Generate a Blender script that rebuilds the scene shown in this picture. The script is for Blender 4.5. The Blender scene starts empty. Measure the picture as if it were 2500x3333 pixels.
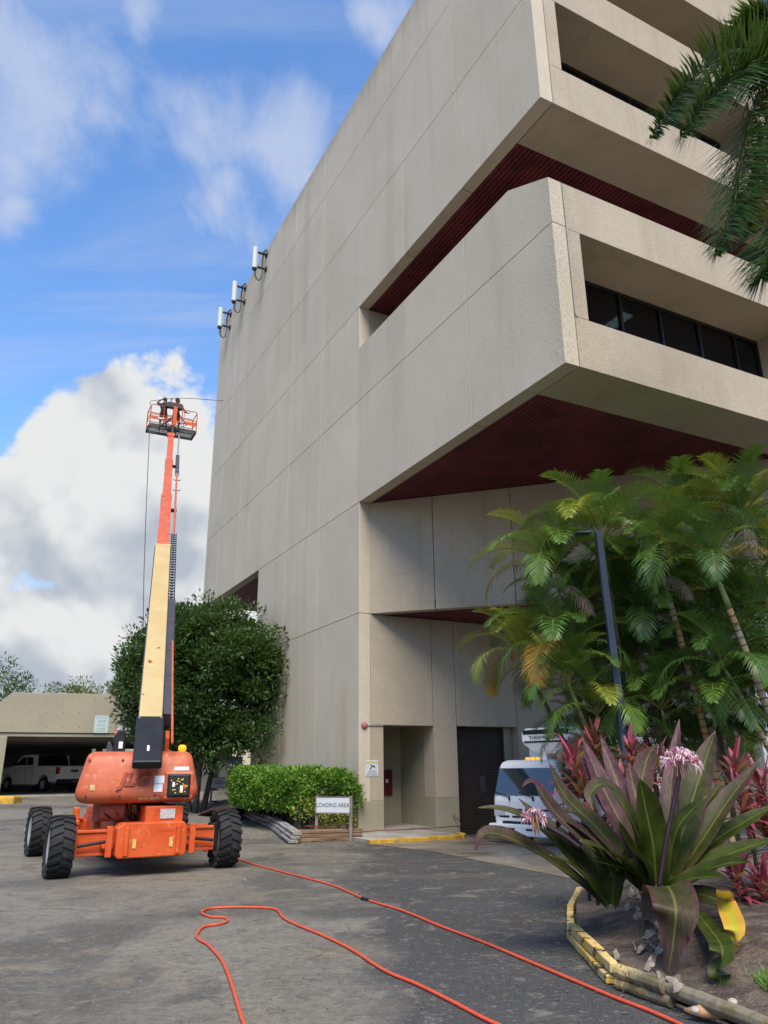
import bpy, bmesh, math, random
from mathutils import Vector, Matrix, noise as mnoise
R = math.radians
sc = bpy.context.scene
COL = sc.collection
rnd = random.Random(7)

# ------------------------------------------------------------------ camera
CAMH = 1.7
FPX, PIT, ROL = 2499.4, 0.32344, -0.00967
_fw = Vector((0, math.cos(PIT), math.sin(PIT))); _up = Vector((0, -math.sin(PIT), math.cos(PIT))); _rt = Vector((1, 0, 0))
CR = math.cos(ROL)*_rt + math.sin(ROL)*_up
CU = -math.sin(ROL)*_rt + math.cos(ROL)*_up
CO = Vector((0, 0, CAMH))
cam = bpy.data.cameras.new('camera'); camo = bpy.data.objects.new('camera', cam); COL.objects.link(camo)
cam.sensor_fit = 'VERTICAL'; cam.sensor_height = 24.0; cam.lens = 24.0*FPX/3333.0
cam.clip_start = 0.1; cam.clip_end = 3000
m = Matrix((CR, CU, -_fw)).transposed().to_4x4(); m.translation = CO
camo.matrix_world = m
sc.camera = camo

# ------------------------------------------------------------------ pixel -> place helpers (px of a 1659 px wide copy)
K = 2500/1659.0
def ray(x, y):
    return (x*K-1250)/FPX*CR - (y*K-1666.5)/FPX*CU + _fw
AZ = -0.4875
C0 = Vector((-0.7892, 22.989, 0))
FAR = Vector((math.sin(AZ), math.cos(AZ), 0)); RQ = Vector((math.cos(AZ), -math.sin(AZ), 0))
def PQ(p, q, z=0): return C0 - p*FAR + q*RQ + Vector((0, 0, z))
def to_pq(x, y):
    d = Vector((x, y, 0)) - Vector((C0.x, C0.y, 0)); return -d.dot(FAR), d.dot(RQ)
def sstep(a, b, t):
    t = min(1, max(0, (t-a)/(b-a))); return t*t*(3-2*t)
def terr(x, y):
    p, q = to_pq(x, y)
    t = max(0, 1.5-p)
    up = 0.034*t*t/(t+1.5); up = min(up, 0.70)
    up *= 1-sstep(-0.4, 1.5, q)
    dn = -0.2*sstep(1.6, 4.0, q)*sstep(6.5, 2.5, p)
    return up+dn
def AT(x, y, Y):
    d = ray(x, y); return CO + d*(Y/d.y)
def G(x, y, dz=0.0):
    d = ray(x, y); z = 0.0
    for _ in range(12):
        P_ = CO + d*((z-CAMH)/d.z); z = 0.5*z+0.5*(terr(P_.x, P_.y)+dz)
    return P_

# ------------------------------------------------------------------ sky, sun, exposure
SUN_AZ, SUN_EL = R(172), R(54)         # clockwise from the view direction
w = bpy.data.worlds.new('World'); sc.world = w; w.use_nodes = True
nt = w.node_tree; nt.nodes.clear()
def N(t, **k):
    n = nt.nodes.new(t)
    for a, b in k.items(): setattr(n, a, b)
    return n
def LK(a, b): nt.links.new(a, b)
def MA(op, a, b=None, c=None, clamp=False):
    n = N('ShaderNodeMath', operation=op, use_clamp=clamp)
    for i, s in enumerate((a, b, c)):
        if s is None: continue
        if isinstance(s, (int, float)): n.inputs[i].default_value = s
        else: LK(s, n.inputs[i])
    return n.outputs[0]
def SMO(v, a, b):
    n = N('ShaderNodeMapRange', interpolation_type='SMOOTHSTEP'); LK(v, n.inputs[0]); n.inputs[1].default_value = a; n.inputs[2].default_value = b
    return n.outputs[0]
def VM(op, a, b):
    n = N('ShaderNodeVectorMath', operation=op)
    for i, s in enumerate((a, b)):
        if isinstance(s, (tuple, Vector)): n.inputs[i].default_value = s
        else: LK(s, n.inputs[i])
    return n
def FBM(vec, scale, det=7, rough=.55, dist=0.0):
    n = N('ShaderNodeTexNoise'); n.inputs['Scale'].default_value = scale; n.inputs['Detail'].default_value = det
    n.inputs['Roughness'].default_value = rough; n.inputs['Distortion'].default_value = dist; LK(vec, n.inputs['Vector']); return n.outputs[0]
def MIXC(f, a, b):
    n = N('ShaderNodeMix', data_type='RGBA'); LK(f, n.inputs[0]) if not isinstance(f, (int, float)) else setattr(n.inputs[0], 'default_value', f)
    for i, s in ((6, a), (7, b)):
        if isinstance(s, tuple): n.inputs[i].default_value = (*s, 1)
        else: LK(s, n.inputs[i])
    return n.outputs[2]
sky = N('ShaderNodeTexSky', sky_type='NISHITA'); sky.sun_disc = False
sky.sun_elevation = SUN_EL; sky.sun_rotation = SUN_AZ; sky.air_density = 1.0; sky.dust_density = 0.05; sky.ozone_density = 3.5
tc = N('ShaderNodeTexCoord'); dirv = tc.outputs['Generated']
wn_ = N('ShaderNodeTexNoise'); wn_.inputs['Scale'].default_value = 7.0; wn_.inputs['Detail'].default_value = 6; LK(dirv, wn_.inputs['Vector'])
dirw = VM('ADD', dirv, VM('MULTIPLY', VM('SUBTRACT', wn_.outputs['Color'], (.5, .5, .5)).outputs[0], (.16, .16, .16)).outputs[0]).outputs[0]
def blob(x, y, r, sy=1.0):                       # soft cloud body round a direction
    d = ray(x, y).normalized()
    v = VM('SUBTRACT', dirw, d).outputs[0]
    v = VM('MULTIPLY', v, (1, 1, 1/sy)).outputs[0]
    l = N('ShaderNodeVectorMath', operation='LENGTH'); LK(v, l.inputs[0])
    return MA('SUBTRACT', 1.0, MA('DIVIDE', l.outputs['Value'], r))
def maxall(L):
    o = L[0]
    for b in L[1:]: o = MA('SMOOTH_MAX', o, b, 0.12)
    return o
sepd = N('ShaderNodeSeparateXYZ'); LK(dirv, sepd.inputs[0]); dz = sepd.outputs[2]
warp = VM('ADD', dirv, (11.3, 4.1, 7.7)).outputs[0]
# low cumulus bank: solid near the horizon, towers where the photograph has them
bank = MA('MULTIPLY_ADD', dz, -3.4, 1.14)
towers = maxall([blob(265, 900, .085), blob(365, 905, .075), blob(170, 930, .08), blob(110, 940, .06), blob(320, 1000, .12), blob(430, 960, .05), blob(210, 1040, .13), blob(520, 1020, .08), blob(40, 1010, .05), blob(60, 1150, .09), blob(470, 1120, .13), blob(400, 1200, .14), blob(560, 1250, .16), blob(300, 1180, .14)])
body = MA('SMOOTH_MAX', MA('MULTIPLY', bank, 1.0), MA('MULTIPLY', towers, 1.0), 0.15)
n1 = FBM(warp, 10.0, 10, .60, .25)
n1u = FBM(VM('ADD', warp, (0.012, -0.0, 0.03)).outputs[0], 10.0, 10, .60, .25)
dens = MA('ADD', body, MA('MULTIPLY', MA('SUBTRACT', n1, .5), 1.3))
low = SMO(dens, 0.18, 0.42)
nb = FBM(warp, 4.0, 6, .5, .3)
n1s = FBM(warp, 8.0, 3, .5, .25); n1t = FBM(VM('ADD', warp, (0.015, 0.0, 0.04)).outputs[0], 8.0, 3, .5, .25)
shade = MA('ADD', MA('ADD', MA('MULTIPLY', MA('SUBTRACT', n1s, n1t), 2.8), MA('MULTIPLY', MA('SUBTRACT', n1, n1u), .8)), MA('MULTIPLY', MA('SUBTRACT', nb, .45), 1.6))
shade = MA('ADD', shade, MA('MULTIPLY_ADD', dz, 1.9, 0.04))
shade = SMO(shade, -0.05, .95)
lowcol = MIXC(shade, (1.55, 1.72, 1.98), (2.75, 2.8, 2.8))
# thin high cloud
pl = N('ShaderNodeCombineXYZ'); zz = MA('ADD', MA('MAXIMUM', dz, 0.0), .18)
LK(MA('DIVIDE', sepd.outputs[0], zz), pl.inputs[0]); LK(MA('DIVIDE', sepd.outputs[1], zz), pl.inputs[1])
n2 = FBM(VM('MULTIPLY', pl.outputs[0], (1.0, .62, 1.0)).outputs[0], 3.0, 11, .66, .7)
n2b = FBM(pl.outputs[0], 0.8, 4, .5, .2)
hb = maxall([blob(130, 215, .17, .8), blob(40, 300, .12), blob(250, 250, .10), blob(470, 300, .11, .9), blob(590, 330, .11), blob(480, 430, .08), blob(330, 10, .06), blob(50, 425, .07), blob(825, 15, .05), blob(640, 400, .06)])
hd = MA('ADD', MA('MULTIPLY', MA('MAXIMUM', hb, -0.6), 1.0), MA('ADD', MA('MULTIPLY', MA('SUBTRACT', n2, .5), 2.3), MA('MULTIPLY', MA('SUBTRACT', n2b, .5), .5)))
hi = MA('MULTIPLY', SMO(hd, 0.10, .95), .80)
veil = MA('MULTIPLY', SMO(MA('ADD', MA('MULTIPLY', n2, .5), MA('MULTIPLY', n2b, .5)), .44, .70), .30)
streak = FBM(VM('MULTIPLY', pl.outputs[0], (.45, 2.2, 1.0)).outputs[0], 1.5, 9, .62, .5)
veil = MA('MAXIMUM', veil, MA('MULTIPLY', SMO(streak, .44, .72), .48))
hi = MA('MAXIMUM', hi, veil)
tint = N('ShaderNodeMix', data_type='RGBA', blend_type='MULTIPLY'); tint.inputs[0].default_value = 1.0; LK(sky.outputs[0], tint.inputs[6]); tint.inputs[7].default_value = (.68, .86, 1.0, 1)
c1 = MIXC(hi, tint.outputs[2], (1.9, 2.15, 2.75))
c2 = MIXC(low, c1, lowcol)
bg = N('ShaderNodeBackground'); bg.inputs[1].default_value = 0.072; LK(c2, bg.inputs[0])
wo = N('ShaderNodeOutputWorld'); LK(bg.outputs[0], wo.inputs[0])
sl = bpy.data.lights.new('sun', 'SUN'); sl.energy = 1.5; sl.angle = R(38); sl.color = (1, .90, .76)
slo = bpy.data.objects.new('sun', sl); COL.objects.link(slo)
sdir = Vector((math.sin(SUN_AZ)*math.cos(SUN_EL), math.cos(SUN_AZ)*math.cos(SUN_EL), math.sin(SUN_EL)))
slo.rotation_euler = sdir.to_track_quat('Z', 'Y').to_euler(); slo.location = (20, -10, 40)
sc.view_settings.view_transform = 'Standard'; sc.view_settings.look = 'None'; sc.view_settings.gamma = 1
sc.view_settings.use_curve_mapping = False
sc.view_settings.exposure = 2.05

# ------------------------------------------------------------------ mesh helpers
class MB:
    def __init__(s): s.v = []; s.f = []
    def add(s, vs, fs, M=None):
        o = len(s.v)
        s.v += [tuple(M @ Vector(a)) if M is not None else tuple(a) for a in vs]
        s.f += [tuple(i+o for i in f) for f in fs]; return s
    def box(s, x0, x1, y0, y1, z0, z1, M=None):
        vs = [(x0,y0,z0),(x1,y0,z0),(x1,y1,z0),(x0,y1,z0),(x0,y0,z1),(x1,y0,z1),(x1,y1,z1),(x0,y1,z1)]
        return s.add(vs, [(3,2,1,0),(4,5,6,7),(0,1,5,4),(1,2,6,5),(2,3,7,6),(3,0,4,7)], M)
    def cbox(s, c, sz, M=None):
        return s.box(c[0]-sz[0]/2, c[0]+sz[0]/2, c[1]-sz[1]/2, c[1]+sz[1]/2, c[2]-sz[2]/2, c[2]+sz[2]/2, M)
    def hexa(s, b, t):
        n = len(b); s.add(list(b)+list(t), [tuple(range(n))[::-1], tuple(range(n, 2*n))]+[(i, (i+1) % n, n+(i+1) % n, n+i) for i in range(n)]); return s
    def prism(s, poly, lo, hi, ax='y', M=None):
        def mk(a, b, c): return {'x': (c, a, b), 'y': (a, c, b), 'z': (a, b, c)}[ax]
        n = len(poly)
        return s.add([mk(a, b, lo) for a, b in poly]+[mk(a, b, hi) for a, b in poly],
                     [tuple(range(n))[::-1], tuple(range(n, 2*n))]+[(i, (i+1) % n, n+(i+1) % n, n+i) for i in range(n)], M)
    def tube(s, pts, r, n=8, cap=True, M=None):
        pts = [Vector(p) for p in pts]; k = len(pts); rr = r if isinstance(r, (list, tuple)) else [r]*k
        vs = []; pu = None
        for i, p in enumerate(pts):
            t = (pts[min(i+1, k-1)]-pts[max(i-1, 0)]); t = t.normalized() if t.length > 1e-9 else Vector((0, 0, 1))
            if pu is None: pu = t.orthogonal().normalized()
            u = (pu - t*pu.dot(t)); u = u.normalized() if u.length > 1e-6 else t.orthogonal().normalized()
            pu = u; v = t.cross(u)
            for j in range(n):
                a = 2*math.pi*j/n; vs.append(p+(u*math.cos(a)+v*math.sin(a))*rr[i])
        fs = [(i*n+j, i*n+(j+1) % n, (i+1)*n+(j+1) % n, (i+1)*n+j) for i in range(k-1) for j in range(n)]
        if cap: fs += [tuple(range(n))[::-1], tuple(range((k-1)*n, k*n))]
        return s.add(vs, fs, M)
    def lathe(s, prof, n=24, M=None, closed=False):       # profile (radius, height) turned about z
        k = len(prof); vs = []
        for r, z in prof:
            for j in range(n):
                a = 2*math.pi*j/n; vs.append((r*math.cos(a), r*math.sin(a), z))
        kk = k if closed else k-1
        fs = [(i*n+j, i*n+(j+1) % n, ((i+1) % k)*n+(j+1) % n, ((i+1) % k)*n+j) for i in range(kk) for j in range(n)]
        if not closed: fs += [tuple(range(n))[::-1], tuple(range((k-1)*n, k*n))]
        return s.add(vs, fs, M)
    def sheet(s, rows, M=None):                           # rows of equally many points
        n = len(rows[0]); vs = [p for r in rows for p in r]
        return s.add(vs, [(i*n+j, i*n+j+1, (i+1)*n+j+1, (i+1)*n+j) for i in range(len(rows)-1) for j in range(n-1)], M)
    def loft(s, rings, cap=True, M=None):
        n = len(rings[0]); k = len(rings); vs = [p for r in rings for p in r]
        fs = [(i*n+j, i*n+(j+1) % n, (i+1)*n+(j+1) % n, (i+1)*n+j) for i in range(k-1) for j in range(n)]
        if cap: fs += [tuple(range(n))[::-1], tuple(range((k-1)*n, k*n))]
        return s.add(vs, fs, M)
    def mesh(s, name, mat=None, smooth=False):
        me = bpy.data.meshes.new(name); me.from_pydata([tuple(a) for a in s.v], [], s.f)
        bm = bmesh.new(); bm.from_mesh(me); bmesh.ops.recalc_face_normals(bm, faces=bm.faces[:]); bm.to_mesh(me); bm.free()
        if mat: me.materials.append(mat)
        if smooth: me.polygons.foreach_set('use_smooth', [True]*len(me.polygons))
        return me
    def raw(s, name, mat=None, smooth=False):
        me = bpy.data.meshes.new(name); me.from_pydata([tuple(a) for a in s.v], [], s.f)
        if mat: me.materials.append(mat)
        if smooth: me.polygons.foreach_set('use_smooth', [True]*len(me.polygons))
        return me
    def build(s, name, mat, parent=None, smooth=False, bevel=0, seg=2, raw=False):
        me = s.raw(name, mat, smooth) if raw else s.mesh(name, mat, smooth)
        o = link(name, me, parent)
        if bevel:
            b = o.modifiers.new('bevel', 'BEVEL'); b.width = bevel; b.segments = seg; b.limit_method = 'ANGLE'; b.angle_limit = R(35)
        return o
def link(name, data, parent=None, loc=None, rot=None, scale=None, M=None):
    o = bpy.data.objects.new(name, data); COL.objects.link(o)
    if parent is not None: o.parent = parent
    if M is not None: o.matrix_basis = M
    else:
        if loc is not None: o.location = loc
        if rot is not None: o.rotation_euler = rot
        if scale is not None: o.scale = scale
    return o
def tag(o, label, cat, group=None):
    o['label'] = label; o['category'] = cat
    if group: o['group'] = group
    return o
def thing(name, label, cat, loc=(0, 0, 0), rz=0, group=None):
    o = bpy.data.objects.new(name, None); COL.objects.link(o); o.location = loc; o.rotation_euler = (0, 0, rz); o.empty_display_size = .2
    return tag(o, label, cat, group)
def struct(o): o['kind'] = 'structure'; return o
def stuff(o): o['kind'] = 'stuff'; return o
def text_mesh(txt, size, mat, depth=0.0, align='CENTER', xs=1.0, bold=0.0):
    cu = bpy.data.curves.new('lettering', 'FONT'); cu.body = txt; cu.size = size; cu.align_x = align; cu.align_y = 'CENTER'; cu.extrude = depth; cu.resolution_u = 2; cu.offset = bold
    o = bpy.data.objects.new('lettering', cu); COL.objects.link(o)
    dg = bpy.context.evaluated_depsgraph_get(); me = bpy.data.meshes.new_from_object(o.evaluated_get(dg))
    bpy.data.objects.remove(o); bpy.data.curves.remove(cu)
    me.materials.clear(); me.materials.append(mat)
    if xs != 1.0:
        for v in me.vertices: v.co.x *= xs
    return me

# ------------------------------------------------------------------ materials
class NB:
    def __init__(s, name):
        s.m = bpy.data.materials.new(name); s.m.use_nodes = True; s.t = s.m.node_tree; s.b = s.t.nodes['Principled BSDF']; s.out = s.t.nodes['Material Output']
        s.b.inputs['Specular IOR Level'].default_value = 0.35
    def n(s, t, **k):
        n = s.t.nodes.new(t)
        for a, b in k.items(): setattr(n, a, b)
        return n
    def lk(s, a, b): s.t.links.new(a, b)
    def pos(s, kind='pos'):
        if kind == 'pos': return s.n('ShaderNodeNewGeometry').outputs['Position']
        return s.n('ShaderNodeTexCoord').outputs['Object']
    def mapv(s, v, scale):
        n = s.n('ShaderNodeMapping'); n.inputs['Scale'].default_value = scale; s.lk(v, n.inputs[0]); return n.outputs[0]
    def noise(s, v, scale, det=5, rough=.55, dist=0):
        n = s.n('ShaderNodeTexNoise'); n.inputs['Scale'].default_value = scale; n.inputs['Detail'].default_value = det; n.inputs['Roughness'].default_value = rough
        n.inputs['Distortion'].default_value = dist; s.lk(v, n.inputs['Vector']); return n.outputs[0]
    def ramp(s, f, a, b, smooth=True):
        n = s.n('ShaderNodeMapRange', interpolation_type='SMOOTHSTEP' if smooth else 'LINEAR'); s.lk(f, n.inputs[0]); n.inputs[1].default_value = a; n.inputs[2].default_value = b; return n.outputs[0]
    def math(s, op, a, b=None, c=None):
        n = s.n('ShaderNodeMath', operation=op)
        for i, x in enumerate((a, b, c)):
            if x is None: continue
            if isinstance(x, (int, float)): n.inputs[i].default_value = x
            else: s.lk(x, n.inputs[i])
        return n.outputs[0]
    def mix(s, f, a, b, blend='MIX'):
        n = s.n('ShaderNodeMix', data_type='RGBA', blend_type=blend)
        if isinstance(f, (int, float)): n.inputs[0].default_value = f
        else: s.lk(f, n.inputs[0])
        for i, x in ((6, a), (7, b)):
            if isinstance(x, tuple): n.inputs[i].default_value = (*x[:3], 1)
            else: s.lk(x, n.inputs[i])
        return n.outputs[2]
    def col(s, c):
        if isinstance(c, tuple): s.b.inputs['Base Color'].default_value = (*c, 1)
        else: s.lk(c, s.b.inputs['Base Color'])
    def bump(s, h, dist=.01, strength=.5):
        n = s.n('ShaderNodeBump'); n.inputs['Strength'].default_value = strength; n.inputs['Distance'].default_value = dist; s.lk(h, n.inputs['Height']); s.lk(n.outputs[0], s.b.inputs['Normal'])
    def rough(s, r):
        if isinstance(r, (int, float)): s.b.inputs['Roughness'].default_value = r
        else: s.lk(r, s.b.inputs['Roughness'])
    def metal(s, v): s.b.inputs['Metallic'].default_value = v
    def rand(s): return s.n('ShaderNodeObjectInfo').outputs['Random']
    def island(s): return s.n('ShaderNodeNewGeometry').outputs['Random Per Island']
    def xyz(s, v):
        n = s.n('ShaderNodeSeparateXYZ'); s.lk(v, n.inputs[0]); return n.outputs
def dk(c, k): return tuple(a*k for a in c)
def plain(name, c, rough=.6, var=.12, scale=6, bump=0, metal=0, dirt=None, kind='obj', spec=None):
    b = NB(name); v = b.pos(kind); n = b.noise(v, scale, 6, .6)
    cc = b.mix(b.ramp(n, .3, .7), dk(c, 1-var), tuple(min(1, a*(1+var*.6)) for a in c))
    if dirt:
        n2 = b.noise(v, scale*.45, 8, .65, .4); cc = b.mix(b.ramp(n2, dirt[1], dirt[1]+.12), cc, dirt[0])
    b.col(cc); b.rough(rough); b.metal(metal)
    if spec is not None: b.b.inputs['Specular IOR Level'].default_value = spec
    if bump: b.bump(b.noise(v, scale*6, 4), .004, bump)
    return b.m
def foliage(name, c1, c2, c3=None, rough=.45, trans=.25, f3=.9, spec=.3):
    b = NB(name); r = b.island(); cc = b.mix(r, c1, c2)
    if c3: cc = b.mix(b.ramp(r, f3, min(1, f3+.08)), cc, c3)
    ob = b.rand(); cc = b.mix(b.math('MULTIPLY', ob, .35), cc, dk(c1, .6))
    b.col(cc); b.rough(rough); b.b.inputs['Specular IOR Level'].default_value = spec
    t = b.n('ShaderNodeBsdfTranslucent'); b.lk(b.mix(.35, cc, (.25, .35, .03)), t.inputs[0])
    mx = b.n('ShaderNodeMixShader'); mx.inputs[0].default_value = trans; b.lk(b.b.outputs[0], mx.inputs[1]); b.lk(t.outputs[0], mx.inputs[2]); b.lk(mx.outputs[0], b.out.inputs[0])
    return b.m
# ------------------------------------------------------------------ ground, road, walk
def mat_asphalt():
    b = NB('old_asphalt'); v = b.pos(); x, y, z = b.xyz(v)
    big = b.noise(v, .22, 6, .6, .6); mid = b.noise(v, .8, 7, .62, .5); fine = b.noise(v, 55, 3, .6); grit = b.noise(v, 110, 3, .6)
    c = b.mix(b.ramp(big, .40, .58), (.072, .066, .053), (.172, .156, .122))
    c = b.mix(b.math('MULTIPLY', b.ramp(mid, .52, .68), .8), c, (.200, .165, .100))
    c = b.mix(b.math('MULTIPLY', b.ramp(b.noise(v, .55, 8, .65, 1.0), .56, .70), .8), c, (.036, .035, .034))
    # newer, darker sealed strip towards the bed
    e = b.math('ADD', b.math('ADD', x, b.math('MULTIPLY', b.noise(v, .5, 6, .6), 2.6)), b.math('MULTIPLY', y, .06))
    c = b.mix(b.math('MULTIPLY', b.ramp(e, 1.35, 2.0), .92), c, (.024, .026, .030))
    dp = b.math('MULTIPLY', b.ramp(b.noise(b.mapv(v, (.5, .9, 1)), .9, 8, .68, .8), .42, .54), b.math('MULTIPLY', b.ramp(x, -2.6, .6), b.math('MULTIPLY', b.ramp(y, 7.5, 11), b.ramp(y, 22, 18))))
    c = b.mix(b.math('MULTIPLY', dp, .8), c, (.030, .029, .028))
    # brown wet streaks running along the apron edge
    st = b.noise(b.mapv(v, (.25, 1.1, 1)), 1.0, 7, .62, .8)
    band = b.math('MULTIPLY', b.ramp(y, 11.5, 14.5), b.ramp(y, 24, 19))
    c = b.mix(b.math('MULTIPLY', b.math('MULTIPLY', b.ramp(st, .5, .64), band), .75), c, (.075, .066, .05))
    c = b.mix(b.math('MULTIPLY', b.ramp(b.noise(v, 3.5, 8, .68, .6), .50, .66), .55), c, (.055, .05, .044))
    c = b.mix(b.math('MULTIPLY', b.ramp(b.noise(v, 2.2, 8, .68, .6), .54, .66), .5), c, (.22, .20, .16))
    md = b.noise(v, 13, 7, .72); c = b.mix(b.math('MULTIPLY', b.ramp(md, .50, .60), .42), c, (.042, .040, .036)); c = b.mix(b.math('MULTIPLY', b.ramp(md, .46, .36), .35), c, (.27, .25, .21))
    c = b.mix(b.math('MULTIPLY', b.ramp(fine, .42, .66), .45), c, b.mix(.5, c, (.25, .235, .20)))
    c = b.mix(b.math('MULTIPLY', b.ramp(grit, .48, .66), .6), c, (.035, .034, .033))
    vo = b.n('ShaderNodeTexVoronoi', feature='DISTANCE_TO_EDGE'); vo.inputs['Scale'].default_value = .23
    wv = b.n('ShaderNodeVectorMath', operation='ADD'); b.lk(v, wv.inputs[0]); nn = b.n('ShaderNodeTexNoise'); nn.inputs['Scale'].default_value = 1.6; nn.inputs['Detail'].default_value = 6; b.lk(v, nn.inputs['Vector'])
    b.lk(nn.outputs['Color'], wv.inputs[1]); b.lk(wv.outputs[0], vo.inputs['Vector'])
    cr = b.ramp(vo.outputs[0], .012, .003); c = b.mix(b.math('MULTIPLY', b.math('MULTIPLY', cr, b.ramp(big, .5, .6)), .35), c, (.03, .03, .03))
    # pale tyre-scuffed paint remnant
    c = b.mix(b.math('MULTIPLY', b.ramp(b.noise(b.mapv(v, (3, .7, 1)), 1.3, 6, .7), .70, .76), .35), c, (.36, .35, .32))
    b.col(c); b.rough(b.ramp(mid, .75, .30)); b.rough(b.math('MULTIPLY_ADD', b.ramp(mid, .35, .7), -.28, .88))
    b.bump(b.math('ADD', fine, b.math('MULTIPLY', grit, .6)), .006, .5)
    return b.m
ASPH = mat_asphalt()
def axis(a, b, n): return [a+(b-a)*i/n for i in range(n+1)]
xs = [-900, -300, -120, -70]+axis(-45, 25, 70)+[50, 120, 300, 900]
ys = [-900, -200, -40, -10]+axis(0, 60, 60)+[80, 120, 200, 400, 1500]
g = MB(); g.sheet([[(x, y, terr(x, y)) for x in xs] for y in ys])
o = g.build('ground', ASPH, smooth=True, raw=True); struct(o)

def mat_apron():
    b = NB('apron_concrete'); v = b.pos(); n = b.noise(v, .5, 8, .65, 1.2); s = b.noise(b.mapv(v, (.5, 2.2, 1)), 1.3, 7, .6, .6)
    c = b.mix(b.ramp(n, .35, .65), (.12, .095, .065), (.235, .20, .145)); c = b.mix(b.math('MULTIPLY', b.ramp(s, .5, .68), .7), c, (.055, .043, .028))
    c = b.mix(b.math('MULTIPLY', b.ramp(b.noise(v, 40, 3), .4, .7), .3), c, (.3, .28, .24))
    b.col(c); b.rough(b.math('MULTIPLY_ADD', b.ramp(s, .4, .6), -.45, .7)); b.bump(b.noise(v, 60, 3), .003, .3); return b.m
apron_px = [(-.30, 19.86), (1.0, 18.1), (1.75, 16.4), (2.95, 13.7)]
ap = MB(); rows = []
for i in range(25):
    t = i/24; row = []
    k = t*3; a = min(2, int(k)); f = k-a
    L = Vector(apron_px[a]).lerp(Vector(apron_px[a+1]), f)
    Rr = Vector((9.5, 26.5)).lerp(Vector((9.5, 14.5)), t) if t > 0 else Vector((9.5, 26.5))
    far0 = PQ(-.4, 3.0).xy.lerp(Vector((9.5, 27.5)), .0)
    for j in range(25):
        s = j/24
        P_ = L.lerp(Rr, s); row.append((P_.x, P_.y, terr(P_.x, P_.y)+.006))
    rows.append(row)
ap.sheet(rows)
# strip between kerb end and the wall
rows = []
for i in range(13):
    t = i/12; a = Vector((-.30, 19.86)).lerp(PQ(-2.3, 1.4).xy, t); c_ = Vector((9.5, 26.5)).lerp(PQ(-2.3, 9.0).xy, t)
    rows.append([(a.lerp(c_, j/24).x, a.lerp(c_, j/24).y, terr(*a.lerp(c_, j/24))+.0062) for j in range(25)])
ap.sheet(rows)
o = ap.build('loading_apron', mat_apron(), smooth=True, raw=True); struct(o)

WALKC = plain('walk_concrete', (.30, .28, .245), .8, .25, 1.2, .4, dirt=((.16, .15, .13), .55), kind='pos')
YEL = plain('yellow_kerb_paint', (.50, .29, .03), .7, .25, 5, .3, dirt=((.20, .16, .10), .54), kind='pos')
wk = MB(); pl_ = [(.0, -1.0), (2.6, -1.0), (2.72, -.9)]+[(2.62, -.4), (2.62, 1.35), (2.45, 1.62), (2.1, 1.75), (0, 1.75)]
def wkp(p, q, z): P_ = PQ(p, q); return (P_.x, P_.y, z)
wk.hexa([wkp(p, q, -.3) for p, q in pl_], [wkp(p, q, .08) for p, q in pl_])
o = wk.build('sidewalk', WALKC); struct(o)
kb = MB(); path = [(2.66, -1.05), (2.66, 1.3), (2.56, 1.62), (2.35, 1.82), (2.05, 1.9)]
for a, c_ in zip(path, path[1:]):
    A, B_ = PQ(*a), PQ(*c_); d = (B_-A); nrm = Vector((d.y, -d.x, 0)).normalized()*.15
    kb.hexa([A-nrm*0+Vector((0, 0, -.3)), B_+Vector((0, 0, -.3)), B_+nrm+Vector((0, 0, -.3)), A+nrm+Vector((0, 0, -.3))],
            [A+Vector((0, 0, .095)), B_+Vector((0, 0, .095)), B_+nrm+Vector((0, 0, .095)), A+nrm+Vector((0, 0, .095))])
o = kb.build('kerb', YEL, bevel=.02); tag(o, 'yellow painted concrete kerb in front of the recessed doorway', 'kerb')

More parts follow.
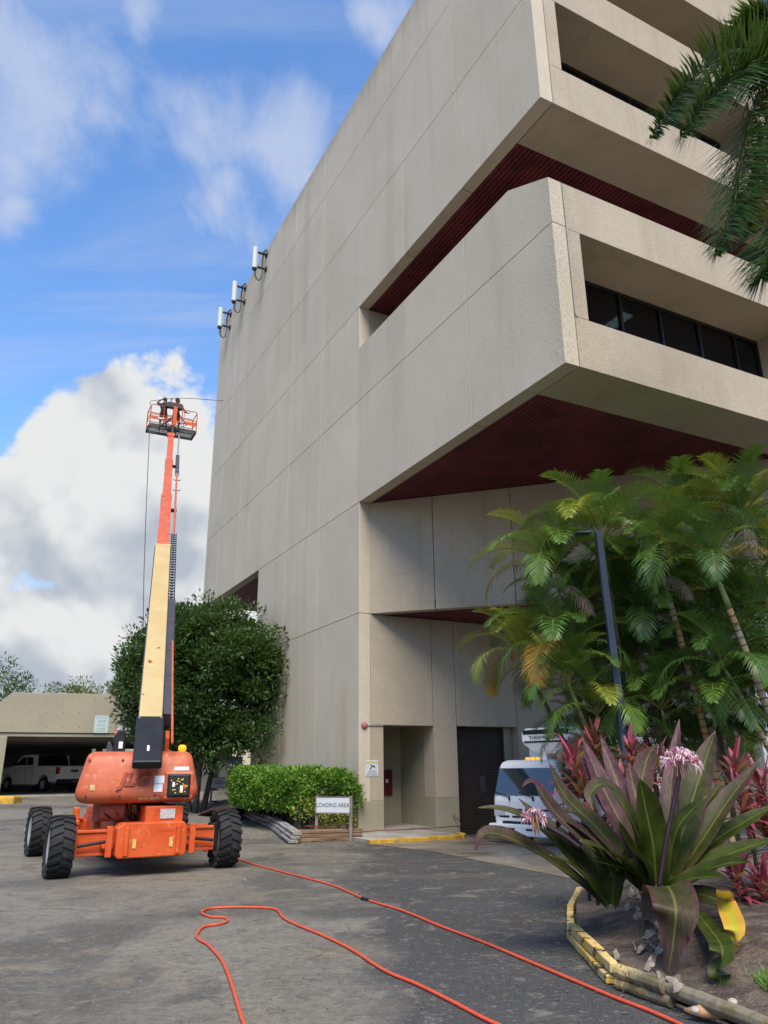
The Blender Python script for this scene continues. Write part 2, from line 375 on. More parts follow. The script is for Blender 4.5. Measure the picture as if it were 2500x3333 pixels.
# ------------------------------------------------------------------ office building (local x = q, y = away along the long face)
def mat_conc(name, lo, hi, speck, washed):
    b = NB(name); v = b.pos(); x, y, z = b.xyz(v)
    def dot(vec):
        n = b.n('ShaderNodeVectorMath', operation='DOT_PRODUCT'); b.lk(v, n.inputs[0]); n.inputs[1].default_value = vec; return n.outputs['Value']
    p = b.math('SUBTRACT', C0.dot(FAR), dot(FAR)); q = b.math('SUBTRACT', dot(RQ), C0.dot(RQ))
    big = b.noise(v, .35, 6, .6, .3); mid = b.noise(v, 2.2, 6, .6); ag = b.noise(v, 24, 4, .66); ag2 = b.noise(v, 75, 2, .6)
    c = b.mix(b.ramp(big, .3, .7), lo, hi)
    c = b.mix(b.math('MULTIPLY', b.rand(), .45), c, dk(lo, .84))
    c = b.mix(b.math('MULTIPLY', b.ramp(mid, .5, .8), .22), c, dk(hi, 1.12))
    st = b.noise(b.mapv(v, (1.5, 1.5, .10)), 1.0, 6, .6, .2)
    c = b.mix(b.math('MULTIPLY', b.ramp(st, .50, .70), .34), c, dk(lo, .72))
    roof = b.math('MULTIPLY', b.ramp(b.math('ADD', z, b.math('MULTIPLY', st, 2.4)), 26.6, 28.2), .65)
    c = b.mix(roof, c, dk(lo, .50))
    # mildew on the overhanging corners
    cor = b.math('MULTIPLY', b.ramp(b.math('ADD', p, b.math('MULTIPLY', mid, .9)), 9.55, 10.35), b.math('MULTIPLY', b.ramp(z, 16.2, 15.5), b.ramp(q, .9, .1)))
    c = b.mix(b.math('MULTIPLY', b.math('MULTIPLY', cor, b.ramp(ag, .40, .64)), .7), c, dk(speck, .8))
    # rust runs low on the wall
    def run(p0, wd, z0, z1, amt, col, c):
        d = b.math('ABSOLUTE', b.math('SUBTRACT', b.math('ADD', p, b.math('MULTIPLY_ADD', st, .3, -.15)), p0))
        mk = b.math('MULTIPLY', b.ramp(d, wd, wd*.2), b.math('MULTIPLY', b.ramp(z, z0-.1, z0+.6), b.ramp(z, z1, z1-1.0)))
        mk = b.math('MULTIPLY', mk, b.ramp(q, .2, .02))
        return b.mix(b.math('MULTIPLY', mk, amt), c, col)
    if washed:
        c = run(-1.05, .38, .5, 4.6, .42, (.40, .29, .13), c); c = run(-.25, .35, .6, 2.2, .6, (.42, .25, .09), c)
        c = run(-5.2, .5, 18.0, 26.5, .3, (.26, .24, .2), c)
    c = b.mix(b.math('MULTIPLY', b.ramp(ag, .5, .62), .42), c, speck)
    c = b.mix(b.math('MULTIPLY', b.ramp(ag2, .48, .68), .30), c, dk(hi, 1.25))
    b.col(c); b.rough(.88); b.bump(b.math('ADD', b.math('MULTIPLY', ag, 1.2), ag2), .013, .6); return b.m
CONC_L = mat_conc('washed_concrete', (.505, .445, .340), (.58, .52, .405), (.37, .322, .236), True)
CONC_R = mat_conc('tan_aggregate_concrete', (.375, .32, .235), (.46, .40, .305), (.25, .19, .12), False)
PAINT = plain('olive_wall_paint', (.30, .275, .195), .7, .14, .8, .3, dirt=((.22, .20, .14), .60), kind='pos')
JOINT = plain('joint_sealant', (.085, .082, .072), .8, .2, 3)
DARK = plain('dark_void', (.02, .02, .02), .9, .1, 2)
REDS = plain('oxblood_slat_paint', (.125, .020, .026), .6, .35, 1.0, .2, dirt=((.18, .032, .037), .55), kind='pos')
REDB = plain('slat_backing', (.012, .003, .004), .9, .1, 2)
bld = thing('office_building', 'tall beige concrete office building with stacked overhanging storeys and dark red soffits', 'building', C0, -AZ)
U = [-9.87, -6.42, -3.23, 0, 3.23, 6.46, 9.69, 12.92, 16.15, 18.55]
Z = [0, 6.2, 9.75, 13.32, 16.92, 20.48, 24.05, 26.5]
GAP = .008; TH = .38
def panel(x0, x1, y0, y1, z0, z1, mat, name='concrete_panel', g=GAP, bev=.005, poly=None):
    mb = MB()
    if poly: mb.prism(poly, x0, x1, 'x')
    else: mb.box(x0, x1, y0, y1, z0, z1)
    c = Vector(((x0+x1)/2, (y0+y1)/2, (z0+z1)/2)); mb.v = [tuple(Vector(a)-c) for a in mb.v]
    o = mb.build(name, mat, bld, bevel=bev, seg=1); o.location = c; return o
for i in range(9):
    a, c_ = U[i], U[i+1]
    y0 = a if i == 0 else a+.014; y1 = c_ if i in (2, 8) else c_-.014
    if i == 3: y0 = a
    for j in range(7):
        z0, z1 = Z[j], Z[j+1]
        if i >= 6 and j < 2: continue
        if i <= 2 and j < 2: continue
        zz0 = z0 if j in (0,) or (i <= 2 and j in (2, 4)) or (i >= 6 and j == 2) else z0+GAP
        zz1 = z1 if j == 6 else z1-GAP
        if i <= 2 and j == 3:
            if i == 0: panel(0, TH, y0, y1, zz0, 15.3, CONC_L, poly=[(y0, zz0), (y1, zz0), (y1, 15.3), (-8.41, 15.3), (-9.87, 14.55)])
            else: panel(0, TH, y0, y1, zz0, 15.3, CONC_L)
            continue
        panel(0, TH, y0, y1, zz0, zz1, CONC_L)
# core walls behind the joints
core = MB()
core.box(.03, 17.5, .04, 18.52, 10.3, 26.3)                        # main block above
core.box(.03, .37, .03, 9.66, .02, 10.2)                           # behind the long face at street level
core.box(.37, 17.5, 2.35, 9.66, -.5, 10.3)                         # ground floor core
core.box(.03, .36, -9.82, .02, 9.8, 13.5); core.box(.03, .36, -8.3, .02, 13.3, 15.25); core.box(.03, .36, -9.82, .02, 17.0, 26.3)
core.build('joint_backing', JOINT, bld)
roofm = MB(); roofm.box(.4, 17.4, -8.2, 18.4, 25.2, 25.4); roofm.build('roof', WALKC, bld)
# right-hand face: bays of spandrels and recessed windows
def spandrel(x0, x1, z0, z1): panel(x0, x1, -9.87, -8.45, z0, z1, CONC_R, 'spandrel_panel')
lev = [(9.75, 10.99, 'S'), (10.99, 13.28, 'W'), (13.28, 14.55, 'S'), (16.92, 18.17, 'S'), (18.17, 20.48, 'W'), (20.48, 21.68, 'S'), (21.68, 23.68, 'W'), (23.68, 26.05, 'S')]
GLASS = None
gb = NB('dark_window_glass'); gb.col((.012, .014, .018)); gb.rough(.04); gb.b.inputs['Specular IOR Level'].default_value = .6
tr = gb.n('ShaderNodeBsdfTransparent'); tr.inputs[0].default_value = (.35, .38, .42, 1); mx = gb.n('ShaderNodeMixShader'); mx.inputs[0].default_value = .45
gb.lk(gb.b.outputs[0], mx.inputs[1]); gb.lk(tr.outputs[0], mx.inputs[2]); gb.lk(mx.outputs[0], gb.out.inputs[0]); GLASS = gb.m
FRAME = plain('black_window_frame', (.018, .018, .02), .4, .2, 4)
bays = [(.40, 9.30), (9.32, 17.5)]
for bi, (a, c_) in enumerate(bays):
    j0 = .79 if bi == 0 else 10.1; j1 = 8.55 if bi == 0 else 17.0
    for z0, z1, k in lev:
        if k == 'S': spandrel(a+.004, c_-.004, z0 if z0 in (9.75, 16.92) else z0+.006, z1 if z1 in (14.55, 26.05) else z1-.006)
        else:
            spandrel(a+.004, j0, z0, z1); spandrel(j1, c_-.004, z0, z1)
            wn = link('window', None, bld); wn.location = (0, -8.5, 0)
            f = MB(); n = 6 if bi == 0 else 5
            f.box(j0, j1, -.06, .06, z1-.09, z1-.003); f.box(j0, j1, -.06, .06, z0+.003, z0+.07)
            f.build('window_frame', FRAME, wn)
            qs = [.82, 1.83, 3.25, 4.67, 6.12, 7.57, 8.52] if bi == 0 else [j0+.03+(j1-j0-.06)*t/5 for t in range(6)]
            for t, qv in enumerate(qs):
                mm = MB(); mm.box(qv-.035, qv+.035, -.07, .05, z0+.07, z1-.09); mm.build('mullion', FRAME, wn)
                if t < len(qs)-1:
                    pn = MB(); pn.box(qv+.036, qs[t+1]-.036, -.012, .012, z0+.071, z1-.091); pn.build('glass_pane', GLASS, wn)
# rooms behind the glass, slabs and terrace
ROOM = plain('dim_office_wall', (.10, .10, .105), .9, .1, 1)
rm = MB()
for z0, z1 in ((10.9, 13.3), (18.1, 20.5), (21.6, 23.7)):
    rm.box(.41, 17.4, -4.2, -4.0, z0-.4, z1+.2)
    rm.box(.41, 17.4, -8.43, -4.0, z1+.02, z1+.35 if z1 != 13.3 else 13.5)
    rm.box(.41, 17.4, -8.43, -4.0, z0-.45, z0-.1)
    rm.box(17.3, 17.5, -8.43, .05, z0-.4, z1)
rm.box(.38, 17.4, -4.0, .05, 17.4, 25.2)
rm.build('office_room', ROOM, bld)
LUM = NB('fluorescent_diffuser'); LUM.col((.6, .65, .62)); LUM.b.inputs['Emission Color'].default_value = (.75, 1, .9, 1); LUM.b.inputs['Emission Strength'].default_value = .35
fx = MB()
for k in range(2):
    for t in range(12): fx.box(4.05+k*.19, 4.20+k*.19, -7.9+t*.24, -7.72+t*.24, 13.27, 13.315)
fx.build('ceiling_light', LUM.m, bld)
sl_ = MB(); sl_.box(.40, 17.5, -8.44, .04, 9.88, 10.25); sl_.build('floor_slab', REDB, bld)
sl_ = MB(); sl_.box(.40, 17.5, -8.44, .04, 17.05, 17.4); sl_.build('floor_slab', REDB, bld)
sl_ = MB(); sl_.box(.40, 17.5, -8.44, .04, 13.5, 13.62); sl_.build('terrace_deck', WALKC, bld)
panel(.385, 8.9, .0, .035, 13.6, 16.90, CONC_R); panel(8.92, 17.4, .0, .035, 13.6, 16.90, CONC_R)
# red slat soffits; the slats share one mesh
unit = MB().box(-.5, .5, -.5, .5, -.5, .5).mesh('soffit_slat', REDS)
def slat(x, y0, y1, z, wd, name='soffit_slat'):
    o = link(name, unit, bld, (x, (y0+y1)/2, z)); o.scale = (wd, y1-y0, .05)
SP = .135
for k in range(64):
    q = .45+SP*k
    if q > 9.2: break
    y1 = -max(0, q-.37)-.02
    if y1 > -8.3: slat(q, -8.435, y1, 9.79, SP-.034)
for k in range(68):
    q = .45+SP*k
    if q > 9.4: break
    slat(q, -8.435, -.01, 16.96, SP-.034)
for k in range(40):
    q = .62+SP*k
    slat(q, -(q-.37)+.05, -.005, 6.235, SP-.034)
for k in range(26):
    q = .45+SP*k
    slat(q, 9.70, 18.4, 9.79, SP-.034)
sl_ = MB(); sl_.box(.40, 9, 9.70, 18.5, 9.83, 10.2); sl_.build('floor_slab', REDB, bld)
fw_ = MB(); fw_.box(3.9, 4.2, 9.67, 18.5, 0, 9.83); fw_.build('recessed_wall', CONC_R, bld)
# 45 degree wall under the lower box
ch = bpy.data.objects.new('angled_wall', None); COL.objects.link(ch); ch.parent = bld; ch.location = (.37, 0, 0); ch.rotation_euler = (0, 0, R(-45))
cuts = [0, 2.05, 4.45, 7.0, 9.6, 12.2]
for a, c_ in zip(cuts, cuts[1:]):
    mb = MB(); mb.box(a+(GAP if a else .0), c_-GAP, 0, .3, 6.2, 9.77); mb.build('concrete_panel', CONC_R, ch, bevel=.012, seg=1)
mb = MB(); mb.box(.02, 12.1, .03, .29, 6.23, 9.76); mb.build('joint_backing', JOINT, ch)
mb = MB(); mb.box(.62, 1.62, -.006, .02, 7.35, 8.9); mb.build('patched_panel', plain('grey_patch_concrete', (.37, .32, .245), .9, .08, 30, .5, kind='pos'), ch)
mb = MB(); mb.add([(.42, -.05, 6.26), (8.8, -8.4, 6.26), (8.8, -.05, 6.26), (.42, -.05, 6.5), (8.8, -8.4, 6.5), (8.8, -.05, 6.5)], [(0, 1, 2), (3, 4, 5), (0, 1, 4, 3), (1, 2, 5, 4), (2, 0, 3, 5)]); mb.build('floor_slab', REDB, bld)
# street-level wall with doorway and roller door (plane y = 0)
def gp(x0, x1, z0, z1, mat=CONC_R, y0=0, y1=.38): return panel(x0, x1, y0, y1, z0, z1, mat)
gp(.39, .80, .86, 2.93); gp(.39, 2.51, 2.94, 6.19); gp(2.53, 3.35, .90, 6.19, y1=.6); gp(3.37, 5.66, 2.95, 6.19, y1=.5); gp(5.68, 8.6, -.3, 6.19); gp(8.62, 12, -.3, 6.19); gp(12.02, 17.4, -.3, 9.7)
def pnt(x0, x1, y0, y1, z0, z1, nm='painted_plinth'): return panel(x0, x1, y0, y1, z0, z1, PAINT, nm, bev=.008)
pnt(-.004, .803, -.004, .38, -.1, .855); pnt(2.523, 3.345, -.004, .6, -.3, .893); pnt(-.004, .03, .38, 9.6, -.1, .855)
pnt(.39, .80, .382, 2.3, -.2, 3.2, 'alcove_wall'); pnt(2.53, 2.75, .602, 2.3, -.2, 3.2, 'alcove_wall'); pnt(.80, 2.53, 2.1, 2.3, -.2, 3.2, 'alcove_wall'); pnt(.80, 2.53, .39, 2.1, 2.98, 3.2, 'alcove_ceiling')
pnt(5.35, 5.67, .3, .7, -.3, 2.949, 'door_jamb')
fl = MB(); fl.box(.8, 2.53, 0.0, 2.1, -.4, .09); fl.build('alcove_floor', WALKC, bld)
DOORM = plain('dark_brown_shutter', (.030, .022, .018), .5, .2, 2, dirt=((.03, .026, .024), .6), kind='pos')
rd = bpy.data.objects.new('roller_door', None); COL.objects.link(rd); rd.parent = bld
sm = MB().prism([(-.036, 0), (.0, .038), (.036, 0), (.036, .012), (-.036, .012)], -1.0, 1.0, 'x')
sm = MB(); sm.add([(x, y, z) for x in (-1.0, 1.0) for y, z in ((0, -.037), (-.014, -.02), (-.014, .02), (0, .037), (.02, .037), (.02, -.037))], [(0, 1, 7, 6), (1, 2, 8, 7), (2, 3, 9, 8), (3, 4, 10, 9), (4, 5, 11, 10), (5, 0, 6, 11), (5, 4, 3, 2, 1, 0), (6, 7, 8, 9, 10, 11)])
slm = sm.mesh('door_slat', DOORM)
for k in range(42): link('door_slat', slm, rd, (4.36, .40, -.22+k*.076))
mb = MB(); mb.box(3.36, 3.42, .34, .46, -.3, 2.95); mb.box(5.29, 5.35, .34, .46, -.3, 2.95); mb.build('door_guide', FRAME, rd)
mb = MB(); mb.box(3.3, 5.4, .46, .5, -.3, 3.0); mb.build('door_backing', DARK, rd)
# rain pipe in the corner seam of the lower box
mb = MB(); mb.tube([(.40, -9.885, 14.5), (.405, -9.885, 11.05), (.43, -9.885, 10.98)], .016, 6); mb.build('sealant_strip', plain('seam_sealant', (.30, .32, .28), .7), bld)
# ------------------------------------------------------------------ boom lift
def mat_orange(name, c, pale, rust):
    b = NB(name); v = b.pos(); n = b.noise(v, 2.0, 7, .65, .5); m2 = b.noise(b.mapv(v, (1, 1, 4)), 2.6, 7, .7, .4); f = b.noise(v, 9, 6, .65)
    cc = b.mix(b.ramp(n, .35, .65), c, pale); cc = b.mix(b.math('MULTIPLY', b.ramp(m2, .555, .62), .8), cc, rust)
    cc = b.mix(b.math('MULTIPLY', b.ramp(f, .585, .68), .45), cc, (.60, .36, .20)); cc = b.mix(b.math('MULTIPLY', b.ramp(b.noise(v, 3.3, 8, .7), .66, .72), .7), cc, (.06, .035, .025))
    b.col(cc); b.rough(b.math('MULTIPLY_ADD', n, .3, .34)); b.bump(f, .003, .2); return b.m
ORA = mat_orange('faded_orange_paint', (.42, .082, .032), (.475, .125, .060), (.43, .085, .012))
ORB = mat_orange('chassis_orange_paint', (.52, .072, .012), (.58, .10, .022), (.40, .055, .01))
ORC = mat_orange('boom_orange_paint', (.40, .075, .032), (.46, .105, .050), (.36, .06, .02))
BLK = plain('black_powder_coat', (.010, .011, .014), .5, .3, 3, dirt=((.03, .03, .03), .62))
DGR = plain('dark_grey_steel', (.045, .046, .055), .5, .2, 3)
LGR = plain('light_grey_steel', (.33, .34, .35), .4, .2, 5, metal=.4)
WHT = plain('white_sticker', (.72, .74, .76), .5, .1, 8, dirt=((.55, .42, .34), .62))
RUB = plain('tyre_rubber', (.017, .017, .018), .75, .25, 3, .3, dirt=((.055, .053, .048), .58))
RIMM = plain('rim_steel', (.48, .48, .47), .45, .2, 6, metal=.3, dirt=((.12, .11, .1), .58))
yb = NB('cream_boom_paint'); v = yb.pos(); n = yb.noise(v, 1.1, 6, .6, .3)
c = yb.mix(yb.ramp(n, .35, .65), (.40, .295, .13), (.445, .345, .17)); f = yb.noise(v, 6, 8, .7, .4); c = yb.mix(yb.ramp(f, .70, .74), c, (.30, .12, .03))
c = yb.mix(yb.math('MULTIPLY', yb.ramp(yb.noise(yb.mapv(v, (3, 3, .4)), 2, 6, .6), .6, .8), .3), c, (.48, .33, .13)); yb.col(c); yb.rough(.5); CREAM = yb.m
def mat_rust_spots():
    pass
lift = thing('boom_lift', 'large orange boom lift with cream telescopic boom raised towards the concrete wall', 'boom lift', (-5.35, 16.89, 0))
LO = Vector(lift.location)
def wb(mb, name, mat, parent=lift, **k):                     # mesh given in world space, under the lift
    mb.v = [tuple(Vector(a)-LO) for a in mb.v]; return mb.build(name, mat, parent, **k)
CH = Matrix.Translation(LO) @ Matrix.Rotation(R(27.4), 4, 'Z')
def cr_(pts, n=5):
    P_ = [Vector(p) for p in pts]; out = []
    for i in range(len(P_)-1):
        a, b_, c_, d = P_[max(i-1, 0)], P_[i], P_[i+1], P_[min(i+2, len(P_)-1)]
        for k in range(n):
            t = k/n; out.append(.5*((2*b_)+(c_-a)*t+(2*a-5*b_+4*c_-d)*t*t+(3*b_-a-3*c_+d)*t**3))
    return out+[P_[-1]]
# wheels
def tyre_mesh():
    t = MB(); prof = [(.30, -.17), (.34, -.195), (.43, -.20), (.465, -.18), (.472, -.1), (.474, 0), (.472, .1), (.465, .18), (.43, .20), (.34, .195), (.30, .17)]
    t.lathe(prof, 36, closed=True)
    nl = 20
    for k in range(nl):
        for sgn in (-1, 1):
            a0 = 2*math.pi*(k+(.5 if sgn > 0 else 0))/nl; ins = []; out = []
            pts = [(0.0, -.012), (.10, .035), (.205, .12), (.205, .235), (.10, .15), (0.0, .085)]
            for x, da in pts:
                a = a0+da*1.15; rr = .466-(.03 if x > .2 else 0)
                ins.append((rr*math.cos(a), rr*math.sin(a), sgn*x)); ro = .502-(.012 if x > .2 else 0); out.append((ro*math.cos(a), ro*math.sin(a), sgn*x))
            t.hexa(ins, out)
    return t.mesh('tyre', RUB)
TY = tyre_mesh()
rm_ = MB(); rm_.lathe([(.305, -.165), (.325, -.175), (.325, -.15), (.29, -.13), (.28, .10), (.12, .07), (.12, -.02), (.09, -.02), (.09, -.06), (.0, -.06)], 28)
RIMO = rm_.mesh('rim', RIMM, True)
hb_ = MB(); hb_.lathe([(.285, .10), (.295, .16), (.24, .15), (.2, .06), (.11, .05), (.11, .13), (.0, .13)], 24)
hb_.lathe([(.09, .1), (.09, .25), (.0, .25)], 16)
for k in range(8):
    a = k*math.pi/4; hb_.tube([(.16*math.cos(a), .16*math.sin(a), .06), (.16*math.cos(a), .16*math.sin(a), .11)], .015, 6)
HUBM = hb_.mesh('hub', BLK)
WH = [((-5.66, 14.37), -28), ((-3.08, 15.71), -27.4), ((-7.60, 18.05), -31), ((-4.98, 19.4), -27)]
for (x, y), az in WH:
    wn = link('wheel', None, lift)
    M_ = Matrix.Translation(Vector((x, y, .5))-LO) @ Matrix.Rotation(R(-az), 4, 'Z') @ Matrix.Rotation(R(90), 4, 'Y')
    wn.matrix_basis = M_
    link('tyre', TY, wn); link('rim', RIMO, wn); link('hub', HUBM, wn)
# chassis: car body, axle beams
cb = MB()
cb.prism([(-.56, .30), (.56, .30), (.60, .36), (.60, .78), (.54, .86), (-.50, .86), (-.60, .78), (-.60, .36)], -2.75, -2.35, 'y', CH)
cb.box(-.50, .52, -2.36, 2.5, .36, .84, CH); cb.box(-.12, .54, -2.62, -1.2, .84, 1.12, CH); cb.box(-.5, .5, -1.2, 2.2, .84, 1.0, CH)
wb(cb, 'chassis_body', ORB, bevel=.02)
for sx in (-.44, .44): rb = MB(); rb.box(sx-.035, sx+.035, -2.80, -2.74, .34, .80, CH); wb(rb, 'chassis_rib', ORB, bevel=.008)
for sx, s2 in ((-.62, -.80), (.62, .80)): rb = MB(); rb.box(min(sx, s2), max(sx, s2), -2.62, -2.1, .46, .52, CH); rb.box(min(sx, s2)+.04, max(sx, s2)-.04, -2.72, -2.66, .33, .82, CH); wb(rb, 'chassis_rib', ORB, bevel=.008)
pl2 = MB(); pl2.cbox((.26, -2.632, .99), (.26, .012, .16), CH); wb(pl2, 'data_plate', plain('grey_data_plate', (.45, .46, .44), .5, .3, 30))
for sx in (-.30, .33):
    s_ = MB(); s_.cbox((sx, -2.756, .53), (.06, .01, .15), CH); wb(s_, 'sticker', plain('yellow_sticker', (.62, .40, .12), .6, .3, 20))
for yy in (-2.1, 2.1):
    for s in (-1, 1):
        ax = MB(); ax.box(min(s*.50, s*1.22), max(s*.50, s*1.22), yy-.20, yy+.20, .38, .70, CH)
        ax.box(min(s*.58, s*1.2), max(s*.58, s*1.2), yy-.235, yy-.20, .33, .38, CH); ax.box(min(s*.58, s*1.2), max(s*.58, s*1.2), yy-.235, yy-.20, .70, .75, CH); ax.box(min(s*.58, s*1.2), max(s*.58, s*1.2), yy+.20, yy+.235, .33, .75, CH)
        wb(ax, 'axle_beam', ORB, bevel=.01)
        kn = MB(); kn.box(min(s*1.2, s*1.36), max(s*1.2, s*1.36), yy-.16, yy+.16, .30, .78, CH); kn.tube([CH @ Vector((s*1.18, yy-.3, .5)), CH @ Vector((s*.7, yy-.3, .56))], .03, 8)
        wb(kn, 'steering_knuckle', BLK, bevel=.02)
for yy in (-1.55, 1.6):
    po = MB(); po.box(-.84, -.72, yy-.12, yy+.12, .40, .98, CH); po.box(-.95, -.70, yy-.16, yy+.16, .62, .72, CH); wb(po, 'jack_bracket', ORB, bevel=.02)
# turntable
TC = Vector((-5.17, 16.94, 0)); TT = Matrix.Translation(TC) @ Matrix.Rotation(R(17), 4, 'Z')
tb = MB(); tb.lathe([(.62, .98), (.62, 1.06), (.56, 1.08), (.56, 1.2), (0, 1.2)], 32, TT); tb.box(-.72, .78, -1.9, 1.35, 1.18, 1.30, TT); wb(tb, 'turntable_base', DGR)
for sx in (-.5, .42):
    tp = MB(); tp.prism([(-1.3, 1.25), (.9, 1.25), (.2, 1.7), (-1.7, 2.45), (-2.15, 2.3), (-1.9, 1.6)], sx, sx+.07, 'x', TT); wb(tp, 'boom_upright', ORB)
for sx in (-1.0, .62):
    hd = MB(); hd.box(sx, sx+.42, -1.15, 1.15, 1.25, 1.85, TT); wb(hd, 'engine_hood', ORA, bevel=.08, seg=3)
dr = MB(); dr.tube([TT @ Vector((-.62, -2.0, 1.05)), TT @ Vector((-.2, -2.0, 1.05))], .17, 16); dr.box(-.75, -.1, -1.95, -1.6, .85, 1.2, TT); wb(dr, 'hose_reel', mat_orange('oily_pink_paint', (.30, .09, .06), (.36, .14, .10), (.12, .05, .04)), bevel=.01)
def rrect(hw, yb, yf, r, z, n=6):
    pts = []
    for cx, cy, a0 in ((hw-r, yb+r, -90), (hw-r, yf-r*.5, 0), (-hw+r, yf-r*.5, 90), (-hw+r, yb+r, 180)):
        for k in range(n+1):
            a = R(a0+90*k/n); rr = r if cy < -1.5 else r*.5
            bow = 0
            pts.append((cx+rr*math.cos(a), cy+rr*math.sin(a), z))
    return pts
cw = MB()
prof = [(1.17, .86, -2.36), (1.19, .95, -2.48), (1.24, 1.015, -2.57), (1.32, 1.045, -2.61), (1.42, 1.04, -2.61), (1.60, 1.00, -2.58), (1.80, .955, -2.53), (1.95, .92, -2.49), (2.01, .89, -2.44), (2.05, .82, -2.33), (2.065, .5, -1.95)]
cw.loft([rrect(hw, yb_, -1.3, .15, z) for z, hw, yb_ in prof], True, TT)
cwo = wb(cw, 'counterweight', ORA, smooth=True)
def on_cw(x, z):                                             # outer face of the counterweight
    for (z0, _, y0), (z1, _, y1) in zip(prof, prof[1:]):
        if z0 <= z <= z1: return y0+(y1-y0)*(z-z0)/(z1-z0)
    return -2.5
lt = text_mesh('JLG', .30, mat_orange('letter_shade_orange', (.26, .034, .012), (.30, .042, .016), (.24, .04, .012)), .024, xs=1.12, bold=.014)  # edge shading of the raised letters put into a darker orange
sh = Matrix(((1, .28, 0, 0), (0, 1, 0, 0), (0, 0, 1, 0), (0, 0, 0, 1)))
M_ = TT @ Matrix.Translation((-.05, -2.588, 1.56)) @ Matrix.Rotation(R(79), 4, 'X') @ sh
for vv in lt.vertices: vv.co = M_ @ vv.co - LO
link('raised_lettering', lt, lift)
fr = MB(); fr.box(.50, .90, -2.64, -2.48, 1.26, 1.66, TT); wb(fr, 'control_panel_frame', BLK, bevel=.03)
fr = MB(); fr.box(.44, .96, -2.60, -2.46, 1.22, 1.70, TT); wb(fr, 'control_panel_surround', ORA, bevel=.04)
fr = MB(); fr.box(.535, .865, -2.655, -2.638, 1.30, 1.62, TT); wb(fr, 'control_panel', plain('panel_face', (.025, .026, .03), .35, .3, 20))
yd = plain('yellow_toggle_mark', (.75, .55, .03), .5); rng = random.Random(3)
for k in range(22):
    t = MB(); x = .56+.28*rng.random(); z = 1.33+.26*rng.random(); t.cbox((x, -2.664, z), (.022, .015, .018), TT); wb(t, 'toggle_mark', yd)
for (x0, x1, z0, z1, mm) in ((.585, .625, 1.44, 1.52, WHT), (.72, .77, 1.34, 1.46, WHT), (.78, .82, 1.40, 1.48, plain('red_mark', (.5, .05, .03)))):
    t = MB(); t.box(x0, x1, -2.667, -2.655, z0, z1, TT); wb(t, 'panel_label', mm)
for x0, x1, z0, z1 in ((.27, .44, 1.50, 1.63), (.27, .42, 1.36, 1.49)):
    yy = on_cw(x0, (z0+z1)/2)-.006; t = MB(); t.add([(x0, on_cw(0, z0)-.006, z0), (x1, on_cw(0, z0)-.006, z0), (x1, on_cw(0, z1)-.006, z1), (x0, on_cw(0, z1)-.006, z1)], [(0, 1, 2, 3)], TT); wb(t, 'white_label', WHT, raw=True)
t = MB(); t.add([(.60, on_cw(0, 1.72)-.006, 1.72), (.86, on_cw(0, 1.72)-.006, 1.72), (.86, on_cw(0, 1.78)-.006, 1.78), (.60, on_cw(0, 1.78)-.006, 1.78)], [(0, 1, 2, 3)], TT); wb(t, 'white_label', WHT, raw=True)
TANS = plain('tan_sticker', (.55, .38, .16), .6, .3, 16, dirt=((.55, .12, .03), .55))
for x0, x1 in ((.02, .20), (.22, .38)):
    t = MB(); t.add([(x0, on_cw(0, 1.225)-.012, 1.225), (x1, on_cw(0, 1.225)-.012, 1.225), (x1, on_cw(0, 1.275)-.012, 1.275), (x0, on_cw(0, 1.275)-.012, 1.275)], [(0, 1, 2, 3)], TT); wb(t, 'warning_sticker', TANS, raw=True)
t = MB(); t.add([(-.80, on_cw(0, 1.42)-.012, 1.40), (-.72, on_cw(0, 1.42)-.012, 1.40), (-.72, on_cw(0, 1.5)-.012, 1.49), (-.80, on_cw(0, 1.5)-.012, 1.49)], [(0, 1, 2, 3)], TT); wb(t, 'warning_sticker', TANS, raw=True)
be = NB('amber_lens'); be.col((.9, .28, .01)); be.rough(.25); be.b.inputs['Emission Color'].default_value = (1, .35, .02, 1); be.b.inputs['Emission Strength'].default_value = .35
bc = MB(); bc.lathe([(.06, 2.02), (.06, 2.08), (.075, 2.085), (.07, 2.15), (.04, 2.175), (0, 2.175)], 16, TT @ Matrix.Translation((.74, -2.05, .0))); wb(bc, 'beacon', be.m, smooth=True)
mf = MB(); mf.prism([(-.06, 2.0), (.08, 2.0), (.07, 2.1), (.0, 2.24), (-.05, 2.22)], -2.12, -2.06, 'y', TT @ Matrix.Translation((-.56, 0, 0))); wb(mf, 'lifting_lug', DGR, bevel=.02)
for sx in (-.40, .30):
    br = MB(); br.prism([(-.10, 1.95), (.11, 1.95), (.11, 2.36), (.07, 2.45), (-.02, 2.45), (-.10, 2.34)], -2.20, -1.95, 'y', TT @ Matrix.Translation((sx, 0, 0))); wb(br, 'boom_bracket', BLK, bevel=.03)
    t = MB(); t.cbox((sx+.03, -2.21, 2.17), (.07, .012, .12), TT); wb(t, 'white_label', WHT)
for k in range(6):
    x0 = -.6+.2*k; h = MB(); h.tube(cr_([TT @ Vector((x0, -1.9, 1.22)), TT @ Vector((x0+.05, -2.15, 1.02+.03*(k % 3))), TT @ Vector((x0*.6, -2.0, .90)), TT @ Vector((x0*.4, -1.4, .95))]), .018, 6); wb(h, 'hydraulic_hose', BLK, smooth=True)
for sx in (-.86, -.3, .3):
    for zz in (1.30, 1.90):
        b_ = MB(); b_.lathe([(.022, 0), (.022, .012), (0, .012)], 8, TT @ Matrix.Translation((sx, on_cw(0, zz)-.006, zz)) @ Matrix.Rotation(R(90), 4, 'X')); wb(b_, 'bolt', DGR)
